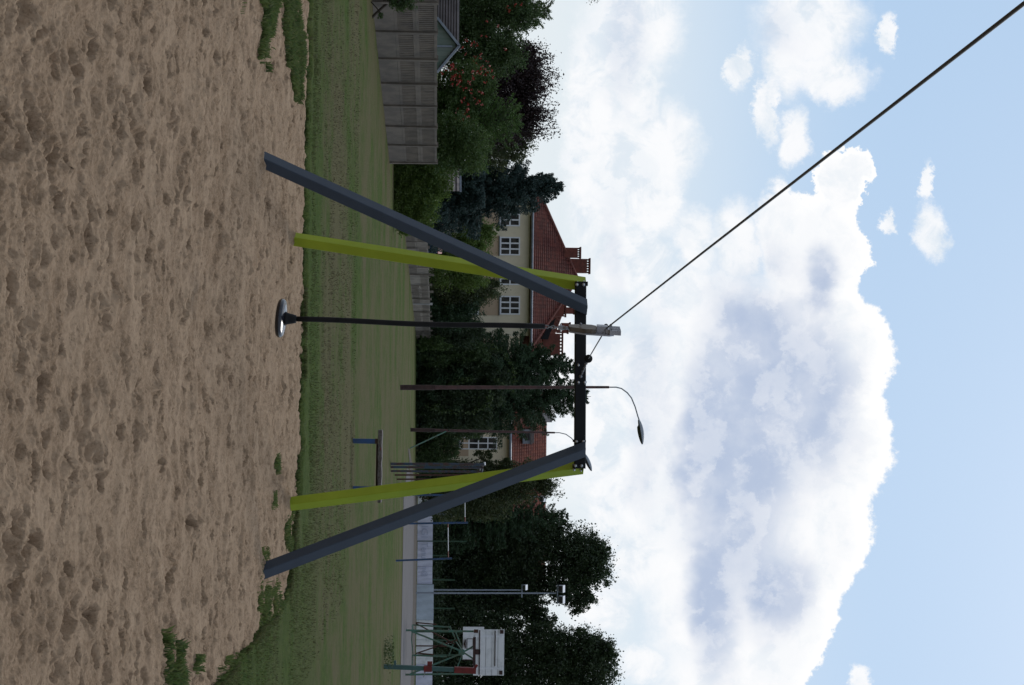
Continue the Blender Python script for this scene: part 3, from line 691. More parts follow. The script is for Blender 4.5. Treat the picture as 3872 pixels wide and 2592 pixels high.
# pull-up bars
r, p = ground_thing('pull_up_bars', 'blue pull-up posts of stepped height joined by red and white bars', 'pull-up bars', 1494, 2121)
Yp = p.y
A0 = Vector((p.x, Yp, 0)); A1 = pt(1709, 2112, Yp)
Bp = pt(1538, 1982, Yp); B0 = Vector((Bp.x, Yp, 0)); B1 = pt(1770, 1977, Yp)
C0 = pt(1538, 1872, Yp); C0 = Vector((C0.x, Yp, 0)); C1 = pt(1772, 1874, Yp)
for s, e in ((A0, A1), (B0, B1), (C0, C1)): MB().tube([s, e], .036, 12).build('post', 'blue', r)
def barz(a, c, name='bar'):
    MB().tube([a, a.lerp(c, .12)], .017, 8).build('bar_end', 'red', r); MB().tube([a.lerp(c, .78), c], .017, 8).build('bar_end', 'red', r)
    return MB().tube([a.lerp(c, .1), a.lerp(c, .8)], .016, 8).build(name, 'white', r)
barz(pt(1694, 1979, Yp), pt(1695, 2114, Yp)); barz(pt(1758, 1874, Yp), pt(1758, 1979, Yp))

# ------------------------------------------------------------------ lamps
def lamp(base, label, topstraight, arm, head, Y=None, brace=None):
    p = gp(*base); r = thing('street_lamp', label, 'street lamp', Vector((p.x, p.y, .03)), 'curved-arm street lamps')
    Y = p.y; iyb = base[1]
    s = pt(topstraight[0], topstraight[1], Y); bz = Vector((p.x, p.y, 0)); u = (s - bz)
    MB().tube([bz, bz + u * .17], .105, 12).build('base_sleeve', 'rustdark', r)
    MB().tube([bz + u * .165, bz + u * .19, bz + u * .4, bz + u], [.085, .08, .075, .05], 12).build('pole', 'rustpost', r)
    pts = [pt(a, c, Y) for a, c in arm]
    MB().tube(pts, .026, 8).build('arm', 'lamphead', r)
    h0, h1 = pt(*head[0], Y), pt(*head[1], Y); d = h1 - h0; L = d.length; d.normalize(); upv = Vector((0, 0, 1)); upv = (upv - d * upv.dot(d)).normalized(); side = d.cross(upv)
    mb = MB(); ml = MB(); n = 14; m_ = 9
    for k in range(n + 1):
        t = k / n; w = L * .19 * math.sin(math.pi * min(max(t * .93 + .05, 0), 1)) ** .6 ; hh = w * .75
        c = h0 + d * (L * t)
        for j in range(m_):
            a = math.pi * j / (m_ - 1); mb.v.append(tuple(c + side * math.cos(a) * w + upv * math.sin(a) * hh))
        for j in range(m_):
            a = math.pi * j / (m_ - 1); ml.v.append(tuple(c + side * math.cos(a) * w * .93 - upv * (math.sin(a) * hh * (.75 if t > .25 else .3) + .006)))
    for M_ in (mb, ml):
        for k in range(n):
            for j in range(m_ - 1): M_.f.append((k * m_ + j, k * m_ + j + 1, (k + 1) * m_ + j + 1, (k + 1) * m_ + j))
    hd = mb.build('lamp_head', 'lamphead', r, True); ml.build('lamp_lens', 'lens', hd, True)
    if brace:
        q0 = gp(*brace[0]); q1 = pt(*brace[1], Y); MB().tube([q0, q1], .035, 8).build('brace', 'greenmetal', r)
        q0 = gp(base[0] + 2, base[1] - 5); MB().tube([q0, pt(1700, base[1] + 1, Y - .1)], .035, 8).build('brace', 'darkgreenmetal', r)
    return r
lamp((1511, 1466), 'tall red-brown street lamp whose whole arched arm and grey head stand against the sky', (2303, 1465),
     [(2295, 1465), (2330, 1465), (2350, 1470), (2372, 1486), (2388, 1506), (2402, 1540), (2412, 1575), (2418, 1592)], [(2414, 1588), (2429, 1681)])
lamp((1550, 1626), 'farther red-brown street lamp with a green brace and its arm hidden behind the crossbar', (2098, 1637),
     [(2092, 1637), (2115, 1637), (2140, 1643), (2160, 1657), (2180, 1680), (2198, 1705), (2211, 1722)], [(2207, 1715), (2237, 1782)], brace=[(1548, 1697), (1692, 1629)])

# floodlights
def flood(base, label, top, cross, heads, rad=.075):
    p = gp(*base); r = thing('floodlight_pole', label, 'floodlight', Vector((p.x, p.y, .03)), 'floodlights beside the ball court')
    Y = p.y; MB().tube([Vector((p.x, Y, 0)), pt(top, base[1] + 1, Y)], [rad, rad * .62], 10).build('pole', 'gutterpale', r)
    if cross:
        cix, c0, c1 = cross; MB().bar(pt(cix, c0, Y - .05), pt(cix - .5, c1, Y - .05), .09, .09, (0, 0, 1)).build('cross_arm', 'gutterpale', r)
    for (i0, i1, j0, j1) in heads:
        a, c = pt(i0, j0, Y - .25), pt(i1, j1, Y - .25); cen = (a + c) / 2; sx = abs(c.x - a.x); sz = abs(c.z - a.z)
        R_ = Matrix.Rotation(math.radians(28), 3, 'X')
        h = MB().box(cen, (sx, .34, sz * .8), R_).build('floodlight_head', 'gutterpale', r)
        MB().box(cen + R_ @ Vector((0, 0, sz * .42)), (sx * 1.06, .38, .05), R_).build('visor', 'white', h)
        MB().box(cen + R_ @ Vector((0, -.18, 0)), (sx * .85, .02, sz * .6), R_).build('lens', 'lens', h)
MT['gutterpale'] = material('pale_galvanised', (.3, .34, .42), (.24, .28, .35), 2, 0.5, metal=.2)
flood((1571, 2243), 'tall grey floodlight pole with twin lamps above the white banners', 2103, (2108, 2213, 2283), [(2112, 2134, 2214, 2240), (2112, 2134, 2254, 2281)])
flood((1577, 2231), 'shorter pole close behind the tall floodlight pole, with one small lamp', 1973, (1974, 2212, 2260), [(1978, 1992, 2212, 2231)], .07)
flood((1577, 1878), 'slim floodlight pole rising just right of the right grey leg', 2045, None, [(2040, 2060, 1876, 1897)], .06)

# ------------------------------------------------------------------ banners, court fence
def banner(name, label, c, mat, txt=None):
    Y = gp(1577, 2000).y + (c[4] if len(c) > 4 else 0)
    a0, a1, b0, b1 = pt(c[0], c[2], Y), pt(c[1], c[2], Y), pt(c[0] - (c[3] - c[2]) * .0125, c[3], Y), pt(c[1] - (c[3] - c[2]) * .0125 * .5, c[3], Y)
    n = 16; mb = MB(); cnt = 0
    for k in range(n + 1):
        t = k / n; lo = a0.lerp(b0, t); hi = a1.lerp(b1, t)
        for j in range(4):
            q = lo.lerp(hi, j / 3); q.y += .03 * math.sin(k * 1.7 + j); mb.v.append(tuple(q))
        for j in range(4): 
            pass
    for k in range(n):
        for j in range(3): mb.f.append((k * 4 + j, (k + 1) * 4 + j, (k + 1) * 4 + j + 1, k * 4 + j + 1))
    nv = len(mb.v); mb.v += [(x, y + .02, z) for x, y, z in mb.v]; mb.f += [tuple(nv + q for q in reversed(f)) for f in mb.f]
    o = mb.build(name, mat); tag(o, label, 'banner', 'banners along the court fence')
    return o, Y
def text_on(s, iy0, iy1, ixb, h, Y, parent, mat):
    cu = bpy.data.curves.new('lettering', 'FONT'); cu.body = s; cu.size = 1
    ob = bpy.data.objects.new('tmp', cu); COL.objects.link(ob); bpy.context.view_layer.update()
    me = bpy.data.meshes.new_from_object(ob); bpy.data.objects.remove(ob)
    co = np.zeros(len(me.vertices) * 3); me.vertices.foreach_get('co', co); co = co.reshape(-1, 3)
    mn, mx_ = co.min(0), co.max(0); p0 = pt(ixb, iy0, Y); p1 = pt(ixb + h, iy1, Y)
    out = np.zeros_like(co); out[:, 0] = p0.x + (co[:, 0] - mn[0]) / (mx_[0] - mn[0]) * (p1.x - p0.x)
    out[:, 2] = p0.z + (co[:, 1] - mn[1]) / (mx_[1] - mn[1]) * (p1.z - p0.z) ; out[:, 1] = Y
    me.vertices.foreach_set('co', out.ravel())
    me.materials.clear(); fin('lettering', me, mat, parent)
for c, lab, mt, tx in (
    ((1580, 1637, 1898, 2045), 'white banner half hidden behind the right grey leg', 'banner', ('IGI', 1990, 2034)),
    ((1579, 1636, 2049, 2142), 'white banner with faint blue letters left of the at sign', 'banner', ('Tenu', 2052, 2112)),
    ((1578, 1635, 2143, 2209, .1), 'white banner with a faint blue at sign', 'banner', ('m@', 2122 + 22, 2182)),
    ((1576, 1640, 2211, 2345, -.1), 'bluish banner crossed by the tall floodlight pole', 'banner2', None),
    ((1575, 1638, 2346, 2420), 'plain white banner behind the left post of the basketball stand', 'board', None),
    ((1574, 1637, 2421, 2512), 'plain white banner under the middle of the basketball stand', 'board', None),
    ((1573, 1635, 2513, 2660), 'white banner running out of the right edge behind the green pillar', 'banner', None)):
    o, Y = banner('banner', lab, c, mt)
    if tx: text_on(tx[0], tx[1], tx[2], c[0] + 14, 24, Y - .045, o, 'ink')
Yf = gp(1577, 2000).y
o = MB().box(pt(1577 - 9, 2590, Yf - .3), (6, .1, .12)).build('orange_edging', 'orangered'); o.location.z = 0; tag(o, 'thin orange-red strip along the foot of the rightmost banner', 'edging')
# poster board with a collage
r = thing('poster_board', 'colourful printed board with orange and white pictures between the lime and grey legs', 'poster', Vector((pt(1580, 1880, Yf - .6).x, Yf - .6, .03)))
a, c = pt(1581, 1845, Yf - .6), pt(1653, 1912, Yf - .6)
def rect(i0, i1, j0, j1, dy, mat, name):
    A, B = pt(i0, j0, Yf - .6), pt(i1, j1, Yf - .6); MB().box(((A.x + B.x) / 2, Yf - .6 + dy, (A.z + B.z) / 2), (B.x - A.x, .012, B.z - A.z)).build(name, mat, r)
rect(1581, 1653, 1845, 1912, 0, 'board', 'board')
for (i0, i1, j0, j1, mt) in ((1584, 1592, 1866, 1884, 'darkprint'), (1592, 1601, 1864, 1882, 'greyprint'), (1602, 1606, 1862, 1884, 'darkprint'), (1606, 1620, 1862, 1883, 'orange'), (1620, 1624, 1860, 1886, 'redprint'),
                             (1625, 1645, 1858, 1884, 'greyprint'), (1646, 1652, 1856, 1880, 'redprint'), (1598, 1640, 1885, 1889, 'redprint'), (1600, 1612, 1892, 1900, 'greenmetal'), (1606, 1648, 1847, 1856, 'greyprint')):
    rect(i0, i1, j0, j1, -.012, mt, 'picture')
# green court posts
for k, (iy, top, ix0) in enumerate([(2046, 1766, 1578), (2100, 1690, 1578), (1930, 1790, 1580), (2192, 1720, 1578), (2420, 1722, 1575), (2530, 1725, 1574), (2300, 1720, 1576)]):
    b0 = pt(ix0, iy, Yf + .4); b0.z = 0; b1 = pt(top, iy + 2, Yf + .4)
    o = MB().tube([b0, b1], .055, 8).build('fence_post', 'darkgreenmetal'); 
    tag(o, ['green court fence post between the two pull-up posts', 'thin green fence post just left of the nearer pull-up post', 'green fence post right behind the right grey leg', 'green fence post left of the floodlight poles', 'green fence post behind the left of the basketball stand', 'green fence post at the right end of the court fence', 'green fence post between floodlights and basketball stand'][k], 'fence post', 'green posts of the court fence')
# glassy shelter behind the leg
A, B_ = pt(1636, 1880, Yf + 4), pt(1705, 1945, Yf + 4)
r = thing('shelter', 'small grey-green corrugated shelter seen behind the right grey leg', 'shelter', Vector((A.x, Yf + 4, .03)))
mb = MB()
for k in range(9): 
    x = A.x - .8 + k * (B_.x - A.x + .8) / 8; mb.box((x, Yf + 4, B_.z / 2), (.16, .05, B_.z))
mb.build('wall', 'glassgreen', r)
MB().box(((A.x + B_.x) / 2 - .4, Yf + 4.6, B_.z + .04), (B_.x - A.x + 1.2, 1.6, .08)).build('roof', 'glassgreen', r)

# ------------------------------------------------------------------ basketball stands
r, p = ground_thing('basketball_stand', 'nearer basketball stand of faded green trusses behind a white plank backboard', 'basketball hoop', 1532, 2383, 'basketball stands')
Yk = p.y; q = lambda ix, iy, dy=0: pt(ix, iy, Yk + dy)
def gb(a, c, w=.075, nm='strut', mt='greenmetal'): return MB().bar(a, c, w, w, (0, 1, 0)).build(nm, mt, r)
f0 = q(1532, 2384); f0.z = 0; f1 = q(1530, 2552); f1.z = 0
gb(f0, q(1904, 2390), .085, 'post'); gb(f1, q(1899, 2546), .085, 'post')
gb(q(1556, 2388), q(1753, 2466)); gb(q(1552, 2549), q(1752, 2469)); gb(q(1753, 2466), q(1883, 2391)); gb(q(1753, 2468), q(1874, 2546))
gb(q(1722, 2388), q(1752, 2466), .06); gb(q(1719, 2550), q(1750, 2470), .06)
MB().box(q(1745, 2467, -.04), (.28, .03, .3)).build('gusset', 'greenmetal', r)
Yd = 2.2
g0 = q(1560, 2364, Yd); g1 = q(1562, 2479, Yd)
gb(g0, q(1700, 2372, Yd), .07); gb(g1, q(1690, 2484, Yd), .07); gb(g0, q(1556, 2420, Yd), .05); gb(q(1556, 2420, Yd), g1, .05)
for (a0, a1) in (((1572, 2358, Yd), (1720, 2436, Yd)), ((1572, 2472, Yd), (1735, 2418, Yd)), ((1572, 2355, Yd), (1650, 2362, Yd)), ((1700, 2368, Yd), (1722, 2418, Yd)), ((1720, 2418, Yd), (1697, 2482, Yd)), ((1572, 2443, Yd), (1700, 2444, Yd)), ((1572, 2470, Yd), (1640, 2476, Yd))):
    gb(q(*a0), q(*a1), .06, 'strut', 'rustred' if a0[0] == 1572 else 'greenmetal')
for (b1, b2) in (((1750, 2467), (1722, 2425)), ((1560, 2385), (1560, 2364)), ((1558, 2550), (1560, 2479))): gb(q(*b1), q(*b2, Yd), .06)
bd = MB(); z0, z1 = 1791, 1906; nb = 5
for k in range(nb):
    i0 = z0 + (z1 - z0) * k / nb; i1 = z0 + (z1 - z0) * (k + 1) / nb - .8
    A, B_ = pt(i0, 2381 if k else 2383, Yk - .12), pt(i1, 2555, Yk - .12); bd.box(((A.x + B_.x) / 2, Yk - .12, (A.z + B_.z) / 2), (B_.x - A.x, .03, B_.z - A.z))
bb = bd.build('backboard', 'board', r)
for (i0, i1, j0, j1) in ((1796, 1900, 2403, 2411), (1796, 1900, 2524, 2532)):
    A, B_ = pt(i0, j0, Yk - .16), pt(i1, j1, Yk - .16); MB().box(((A.x + B_.x) / 2, Yk - .155, (A.z + B_.z) / 2), (B_.x - A.x, .03, B_.z - A.z)).build('batten', 'white', bb)
for (i0, i1, j0, j1, m_) in ((1789, 1798, 2410, 2522, 'rustdark'), (1797, 1816, 2456, 2476, 'rustdark'), (1812, 1814, 2384, 2552, 'rustdark'), (1871, 1873, 2386, 2520, 'rustdark'), (1792, 1808, 2381, 2394, 'rustred'), (1891, 1904, 2383, 2397, 'rustdark'), (1888, 1900, 2537, 2552, 'rustdark')):
    A, B_ = pt(i0, j0, Yk - .19), pt(i1, j1, Yk - .19); MB().box(((A.x + B_.x) / 2, Yk - .185, (A.z + B_.z) / 2), (B_.x - A.x, .02, B_.z - A.z)).build('iron_strap', m_, bb)
# farther stand
Yh = Yk * 1.37
r = thing('basketball_stand', 'farther white backboard with a dark target square and rim, seen under the nearer board', 'basketball hoop', Vector((pt(1580, 2430, Yh).x, Yh, .03)), 'basketball stands')
A, B_ = pt(1751, 2371, Yh), pt(1829, 2497, Yh)
fb = MB().box(((A.x + B_.x) / 2, Yh, (A.z + B_.z) / 2), (B_.x - A.x, .05, B_.z - A.z)).build('backboard', 'board', r)
def edge(i0, i1, j0, j1):
    A, B_ = pt(i0, j0, Yh), pt(i1, j1, Yh); MB().box(((A.x + B_.x) / 2, Yh - .04, (A.z + B_.z) / 2), (B_.x - A.x, .03, B_.z - A.z)).build('target_line', 'rustdark', fb)
edge(1765, 1767, 2415, 2455); edge(1766, 1790, 2415, 2417); edge(1766, 1790, 2453, 2455); edge(1788, 1790, 2415, 2455); edge(1751, 1788, 2494, 2497)
MB().tube([pt(1760, 2420, Yh - .1), pt(1760, 2425, Yh - .5), pt(1760, 2435, Yh - .65), pt(1760, 2447, Yh - .5), pt(1760, 2452, Yh - .1)], .03, 6).build('rim', 'rustdark', r)
MB().prism([pt(1762, 2418, Yh - .06), pt(1762, 2454, Yh - .06), pt(1753, 2436, Yh - .06)], (0, -.1, 0)).build('rim_bracket', 'rustdark', r)
for iy in (2390, 2478):
    a0 = pt(1600, iy, Yh + .15); a0.z = 0; MB().bar(a0, pt(1820, iy, Yh + .15), .09, .09).build('post', 'darkgreenmetal', r)
# green and red exercise pillar
r, p = ground_thing('exercise_pillar', 'thick sea-green pillar with two red steel fittings at the far right', 'exercise equipment', 1447, 2521)
Ye = p.y; e = lambda ix, iy, dy=0: pt(ix, iy, Ye + dy)
e0 = e(1447, 2521); e0.z = 0
MB().bar(e0, e(1722, 2533), .125, .125, (1, 0, 0), .008).build('post', 'greenpillar', r)
MB().box(e(1494, 2508), (.14, .1, .07)).build('peg', 'greenpillar', r)
MB().box(e(1618, 2529, -.01), (.17, .17, .24)).build('clamp', 'red', r)
MB().box(e(1625, 2511, -.01), (.13, .12, .145)).build('handle_block', 'red', r)
MB().box(e(1607, 2543, -.02), (.05, .05, .03)).tube([e(1604, 2540, -.08), e(1606, 2552, -.1), e(1600, 2562, -.1)], .01, 6).build('hook', 'steel', r)
MB().bar(e(1718, 2533, -.01), e(1800, 2537, -.01), .17, .16, (1, 0, 0), .006).build('upper_sleeve', 'red', r)
MB().bar(e(1796, 2527, -.01), e(1804, 2514, -.01), .07, .05, (0, 0, 1)).build('lever', 'red', r)

# ------------------------------------------------------------------ concrete fences
def slab(mb, a, c, z0, z1, slats, th=.045):
    d = (c - a); L = d.length; d = d / L; n = Vector((d.y, -d.x, 0))
    if n.y > 0: n = -n
    mid_ = (a + c) / 2; R_ = Matrix(((d.x, n.x, 0), (d.y, n.y, 0), (0, 0, 1)))
    if slats == 0: mb.box(mid_ + Vector((0, 0, (z0 + z1) / 2)), (L, th, z1 - z0), R_); return
    fr = .065; H_ = z1 - z0
    mb.box(mid_ + Vector((0, 0, z0 + fr / 2)), (L, th, fr), R_); mb.box(mid_ + Vector((0, 0, z1 - fr / 2)), (L, th, fr), R_)
    for s in (-1, 1): mb.box(mid_ + d * s * (L / 2 - fr / 2) + Vector((0, 0, z0 + H_ / 2)), (fr, th, H_ - 2 * fr - .002), R_)
    if slats != 13: mb.box(mid_ - n * .016 + Vector((0, 0, z0 + H_ / 2)), (L - .01, .015, H_ - .01), R_)
    inner = L - 2 * fr
    for k in range(slats):
        x = -inner / 2 + inner * (k + .5) / slats
        mb.box(mid_ + d * x + n * .004 + Vector((0, 0, z0 + H_ / 2)), (inner / slats * .5, th * .8, H_ - 2 * fr - .002), R_)
A = gp(1414, 115); B_ = gp(1461, 545)
r = thing('concrete_fence', 'tall grey concrete panel fence with slatted upper panels at the left', 'fence', Vector((A.x, A.y, .03)), 'concrete fences')
step = (B_ - A) / 5; HF = 1.43
for k in range(-3, 7):
    c = A + step * k; c = Vector((c.x, c.y, 0)); d = step.normalized()
    MB().bar(c - Vector((0, 0, .1)), c + Vector((random.uniform(-.02, .02), 0, HF + .035 * random.random())), .12, .13, (d.x, d.y, 0), .01).build('post', 'concrete', r)
    if k == 6: break
    e_ = c + step - Vector((0, 0, step.z)); e_ = Vector((e_.x, e_.y, 0)); a0 = c + d * .06; a1 = e_ - d * .06
    for j, (zz0, zz1, sl) in enumerate(((-.02, .47, 0), (.474, .945, 13), (.949, HF - .01, 13))):
        mb = MB(); slab(mb, Vector((a0.x, a0.y, 0)), Vector((a1.x, a1.y, 0)), zz0 + random.uniform(-.004, .004), zz1, sl); mb.build('panel', 'concrete', r)
# old leaning fence
A = gp(1528, 868); B_ = gp(1574, 1288)
r = thing('concrete_fence', 'low weathered concrete fence with leaning posts and uneven slabs in the middle distance', 'fence', Vector((A.x, A.y, .03)), 'concrete fences')
iys = [868, 890, 914, 938, 962, 986, 1010, 1036, 1078, 1106, 1128, 1148, 1178, 1197, 1216, 1234, 1252, 1268, 1286]
def onl(iy):
    d = pt(1600, iy, 50) - CAM; s = d.x / d.y; t = (A.x - s * A.y) / (s * (B_.y - A.y) - (B_.x - A.x)); return Vector((A.x + (B_.x - A.x) * t, A.y + (B_.y - A.y) * t, 0))
prev = None
for k, iy in enumerate(iys):
    c = onl(iy); hh = 1.05 + .06 * math.sin(k * 2.1); lean = random.uniform(-.06, .10)
    white = (iy == 1148)
    MB().bar(c - Vector((0, .05, .1)), c + Vector((lean * .6, -.05, hh + (.16 if random.random() < .5 else .02))), .12 if not white else .13, .12, (1, 0, 0), .012).build('post', 'paleconcrete' if white else 'concrete2', r, label='pale leaning post' if white else None)
    if prev is not None:
        d = (c - prev).normalized()
        for j, (zz0, zz1) in enumerate(((0, .5), (.505, 1.0))):
            mb = MB(); s = random.uniform(-.03, .03); slab(mb, prev + d * .07, c - d * .07, zz0 + s, zz1 + s, 10 if (k + j) % 4 else 0); mb.build('panel', 'concrete2', r)
    prev = c

# ------------------------------------------------------------------ roofs and houses
def roofplane(L0, R0, L1, R1, n, name, mat, parent, thick=.05, step_=.045):
    """courses between eave (L0-R0) and ridge (L1-R1)"""
    L0, R0, L1, R1 = map(Vector, (L0, R0, L1, R1)); mb = MB(); mb.uv = []
    nrm = (R0 - L0).cross((L1 + R1) / 2 - (L0 + R0) / 2).normalized()
    if nrm.z < 0: nrm = -nrm
    ex = (R0 - L0).normalized()
    for k in range(n):
        t0, t1 = k / n, (k + 1) / n
        a, c, d, e = L0.lerp(L1, t0) + nrm * (step_), R0.lerp(R1, t0) + nrm * step_, R0.lerp(R1, t1) + nrm * .006, L0.lerp(L1, t1) + nrm * .006
        mb.quad(a, c, d, e); mb.uv.append([((p - L0).dot(ex), k + q) for p, q in ((a, .1), (c, .1), (d, .9), (e, .9))])
        a2, c2 = L0.lerp(L1, t0), R0.lerp(R1, t0)
        mb.quad(a2, c2, c, a); mb.uv.append([((p - L0).dot(ex), k + .05) for p in (a2, c2, c, a)])
    return mb.build(name, mat, parent)
def window(parent, Y, i0, i1, j0, j1, cols, rows, dy=0):
    """white multi-pane window on a wall facing the camera at depth Y"""
    A, B_ = pt(i0, j0, Y), pt(i1, j1, Y); w = B_.x - A.x; h = B_.z - A.z; cx, cz = (A.x + B_.x) / 2, (A.z + B_.z) / 2; fw = .1
    f = MB()
    f.box((cx, Y - .03, A.z + fw / 2), (w, .08, fw)); f.box((cx, Y - .03, B_.z - fw / 2), (w, .08, fw))
    for c in range(cols + 1):
        x = A.x + fw / 2 + (w - fw) * c / cols; f.box((x, Y - .032, cz), (fw if c in (0, cols) else fw * 1.1, .076, h - 2 * fw + .001))
    for k in range(1, rows):
        z = A.z + h * k / rows
        for c in range(cols):
            x0 = A.x + fw + (w - fw) * c / cols; x1 = A.x + (w - fw) * (c + 1) / cols; f.box(((x0 + x1) / 2, Y - .034, z), (x1 - x0 - .01, .07, fw * 1.1))
    o = f.build('window', 'white', parent)
    MB().box((cx, Y - .005, cz), (w - .06, .03, h - .06)).build('pane', 'glass', o)
    MB().box((cx, Y - .07, A.z - .05), (w + .12, .16, .05)).build('sill', 'gutter', o)
    return o
YH = 130.0
X = lambda iy, Y=YH: pt(1660, iy, Y).x
Zp = lambda ix, iy, Y=YH: pt(ix, iy, Y).z
h1 = thing('house', 'large cream house with steep dark red hipped roof and slotted brick chimneys', 'house', Vector((X(1000), YH, .03)))
xl, xr = X(700), X(1286); ze = Zp(2012, 1000)
zt = Zp(2210, 1036); xa = X(1036); dep = 9.0
MB().box(((xl + xr) / 2 , YH + dep, ze / 2 - .1), (xr - xl - .8, 2 * dep, ze - .2)).build('wall', 'render', h1)
for j in (822, 930, 1044, 1155):
    c = pt(1850, j, YH); MB().box((c.x, YH - .02, c.z), (1.5, .05, 1.5)).build('coloured_panel', 'peach', h1)
for (j0, j1) in ((786, 857), (896, 967), (1008, 1079), (1119, 1191)):
    window(h1, YH, 1891, 1966, j0, j1, 3, 2)
    window(h1, YH, 1735, 1810, j0, j1, 3, 2)
EL, ER = Vector((xl - .4, YH - .5, ze)), Vector((xr + .4, YH - .5, ze)); AP = Vector((xa, YH + dep * .75, zt)); AP2 = Vector((xa + .02, YH + dep * .75, zt))
BL, BR = Vector((xl - .4, YH + 2 * dep + .5, ze)), Vector((xr + .4, YH + 2 * dep + .5, ze)); AB = Vector((xa, YH + dep * 1.25, zt))
rf = roofplane(EL, ER, AP, AP2, 24, 'roof', 'tiles', h1)
roofplane(BL, EL, AB, AP, 24, 'roof_side', 'tiles', h1); roofplane(ER, BR, AP2, AB, 24, 'roof_side', 'tiles', h1); roofplane(BR, BL, AB, AB + Vector((.01, 0, 0)), 24, 'roof_back', 'tiles', h1)
for a_, c_ in ((EL, AP), (ER, AP)): MB().tube([a_ + Vector((0, 0, .08)), c_ + Vector((0, 0, .08))], .10, 6).build('hip_ridge', 'brick', rf)
MB().box(((xl + xr) / 2, YH - .25, ze - .10), (xr - xl + .3, .6, .08)).build('soffit', 'soffit', h1)
MB().tube([EL + Vector((0, -.08, -.03)), ER + Vector((0, -.08, -.03))], .09, 8).build('gutter', 'gutter', h1)
def chimney(par, i0, i1, j0, j1, Y, slots, nm='chimney'):
    A, B_ = pt(i0, j0, Y), pt(i1, j1, Y); w = B_.x - A.x; h = B_.z - A.z; cx = (A.x + B_.x) / 2
    c = MB().box((cx, Y, A.z + h * .25), (w, .9, h * 1.1)); top = B_.z; hh = h * .40; 
    c.box((cx, Y, top - .05), (w + .14, 1.0, .10)); z0 = A.z + h * .80; 
    n = slots
    for k in range(n + 1):
        x = A.x + w * (k + 0.0) / n * (1 - .1) + w * .05
        c.box((x, Y, (z0 + top - .1) / 2), (w / n * .45, .7, max(top - .1 - z0, .02)))
    return c.build(nm, 'brick', par)
chimney(rf, 2130, 2196, 938, 976, YH + 5, 4); chimney(rf, 2165, 2231, 980, 1034, YH + 7.5, 5)
# rear wing of the house
h2 = thing('house', 'red roofed rear wing with a dark dormer and slotted chimney beside the hanging trolley', 'house', Vector((X(1240, 150), 150, .03)))
Yw = 150.0
W0, W1, W2, W3 = pt(1990, 1110, Yw), pt(1990, 1420, Yw), pt(2158, 1110, Yw + 5), pt(2086, 1300, Yw + 5)
rw = roofplane(W0, W1, W2, W3, 20, 'roof', 'tiles2', h2)
MB().box(((W0.x + W1.x) / 2, Yw + 5, W0.z / 2 - .1), (W1.x - W0.x - .4, 9, W0.z - .2)).build('wall', 'render', h2)
roofplane(W1 + Vector((0, 10, 0)), W0 + Vector((0, 10, 0)), W3, W2, 10, 'roof_back', 'tiles2', h2)
chimney(rw, 2095, 2140, 1158, 1198, Yw - 1.0, 4); chimney(rw, 2070, 2128, 1262, 1346, Yw + 1, 6)
for (i0, i1, j0, j1) in ((2140, 2174, 1163, 1188), (2130, 2157, 1222, 1237), (2115, 2149, 1247, 1261)): chimney(rw, i0, i1, j0, j1, Yw + 4, 2)
MB().prism([pt(2098, 1204, Yw + .8), pt(2074, 1226, Yw + .8), pt(2042, 1284, Yw + .8), pt(2068, 1284, Yw + .8)], (0, -1.6, 0)).build('dormer', 'charcoal', rw)
# right house
YR = 165.0
h3 = thing('house', 'cream house with a low orange-red roof and dormer behind the right-hand trees', 'house', Vector((X(1750, YR), YR, .03)))
x0, x1 = X(1500, YR), X(2320, YR); ze = pt(1928, 1700, YR).z; zt = pt(2066, 1700, YR + 6).z
MB().box(((x0 + x1) / 2, YR + 6, ze / 2 - .1), (x1 - x0 - .6, 12, ze - .2)).build('wall', 'render', h3)
c = pt(1760, 1690, YR)
pan = MB().box((c.x - .4, YR - .02, c.z - 1.0), (2.6, .05, 2.6)); pan.build('coloured_panel', 'peach', h3)
r3 = roofplane((x0 - .4, YR - .5, ze), (x1 + .4, YR - .5, ze), (x0 - .4, YR + 6, zt), (x1 - 3, YR + 6, zt), 16, 'roof', 'tiles2', h3)
roofplane((x1 + .4, YR + 12.5, ze), (x0 - .4, YR + 12.5, ze), (x1 - 3, YR + 6, zt), (x0 - .4, YR + 6, zt), 16, 'roof_back', 'tiles2', h3)
roofplane((x1 + .4, YR - .5, ze), (x1 + .4, YR + 12.5, ze), (x1 - 3, YR + 5.99, zt), (x1 - 3, YR + 6, zt), 16, 'roof_side', 'tiles2', h3)
MB().box(((x0 + x1) / 2, YR - .25, ze - .12), (x1 - x0 + .3, .6, .1)).build('soffit', 'soffit', h3)
MB().tube([(x0 - .4, YR - .62, ze + .02), (x1 + .4, YR - .62, ze + .02)], .13, 8).build('gutter', 'gutter', h3)
window(h3, YR, 1738, 1880, 1652, 1701, 2, 4); window(h3, YR, 1805, 1882, 1560, 1618, 3, 2)
for j in (1830, 1925, 2020, 2120, 2215): window(h3, YR, 1805, 1882, j, j + 55, 3, 2)
c = pt(1992, 1650, YR + 2)
dm = MB().box((c.x, YR + 2.2, c.z), (1.35, 2.6, .9)).build('dormer', 'gutter', r3)
MB().box((c.x, YR + .88, c.z + .0), (.7, .04, .45)).build('pane', 'glass', dm)
a, bq = pt(2006, 1620, YR + .8), pt(2006, 1684, YR + .8)
MB().prism([a, bq, pt(2020, 1674, YR + .8), pt(2020, 1629, YR + .8)], (0, 3, 0)).build('dormer_roof', 'greytile', dm)
MB().box(pt(2062, 1580, YR + 5.5), (.9, .7, 1.3)).build('chimney', 'paleconcrete', r3)
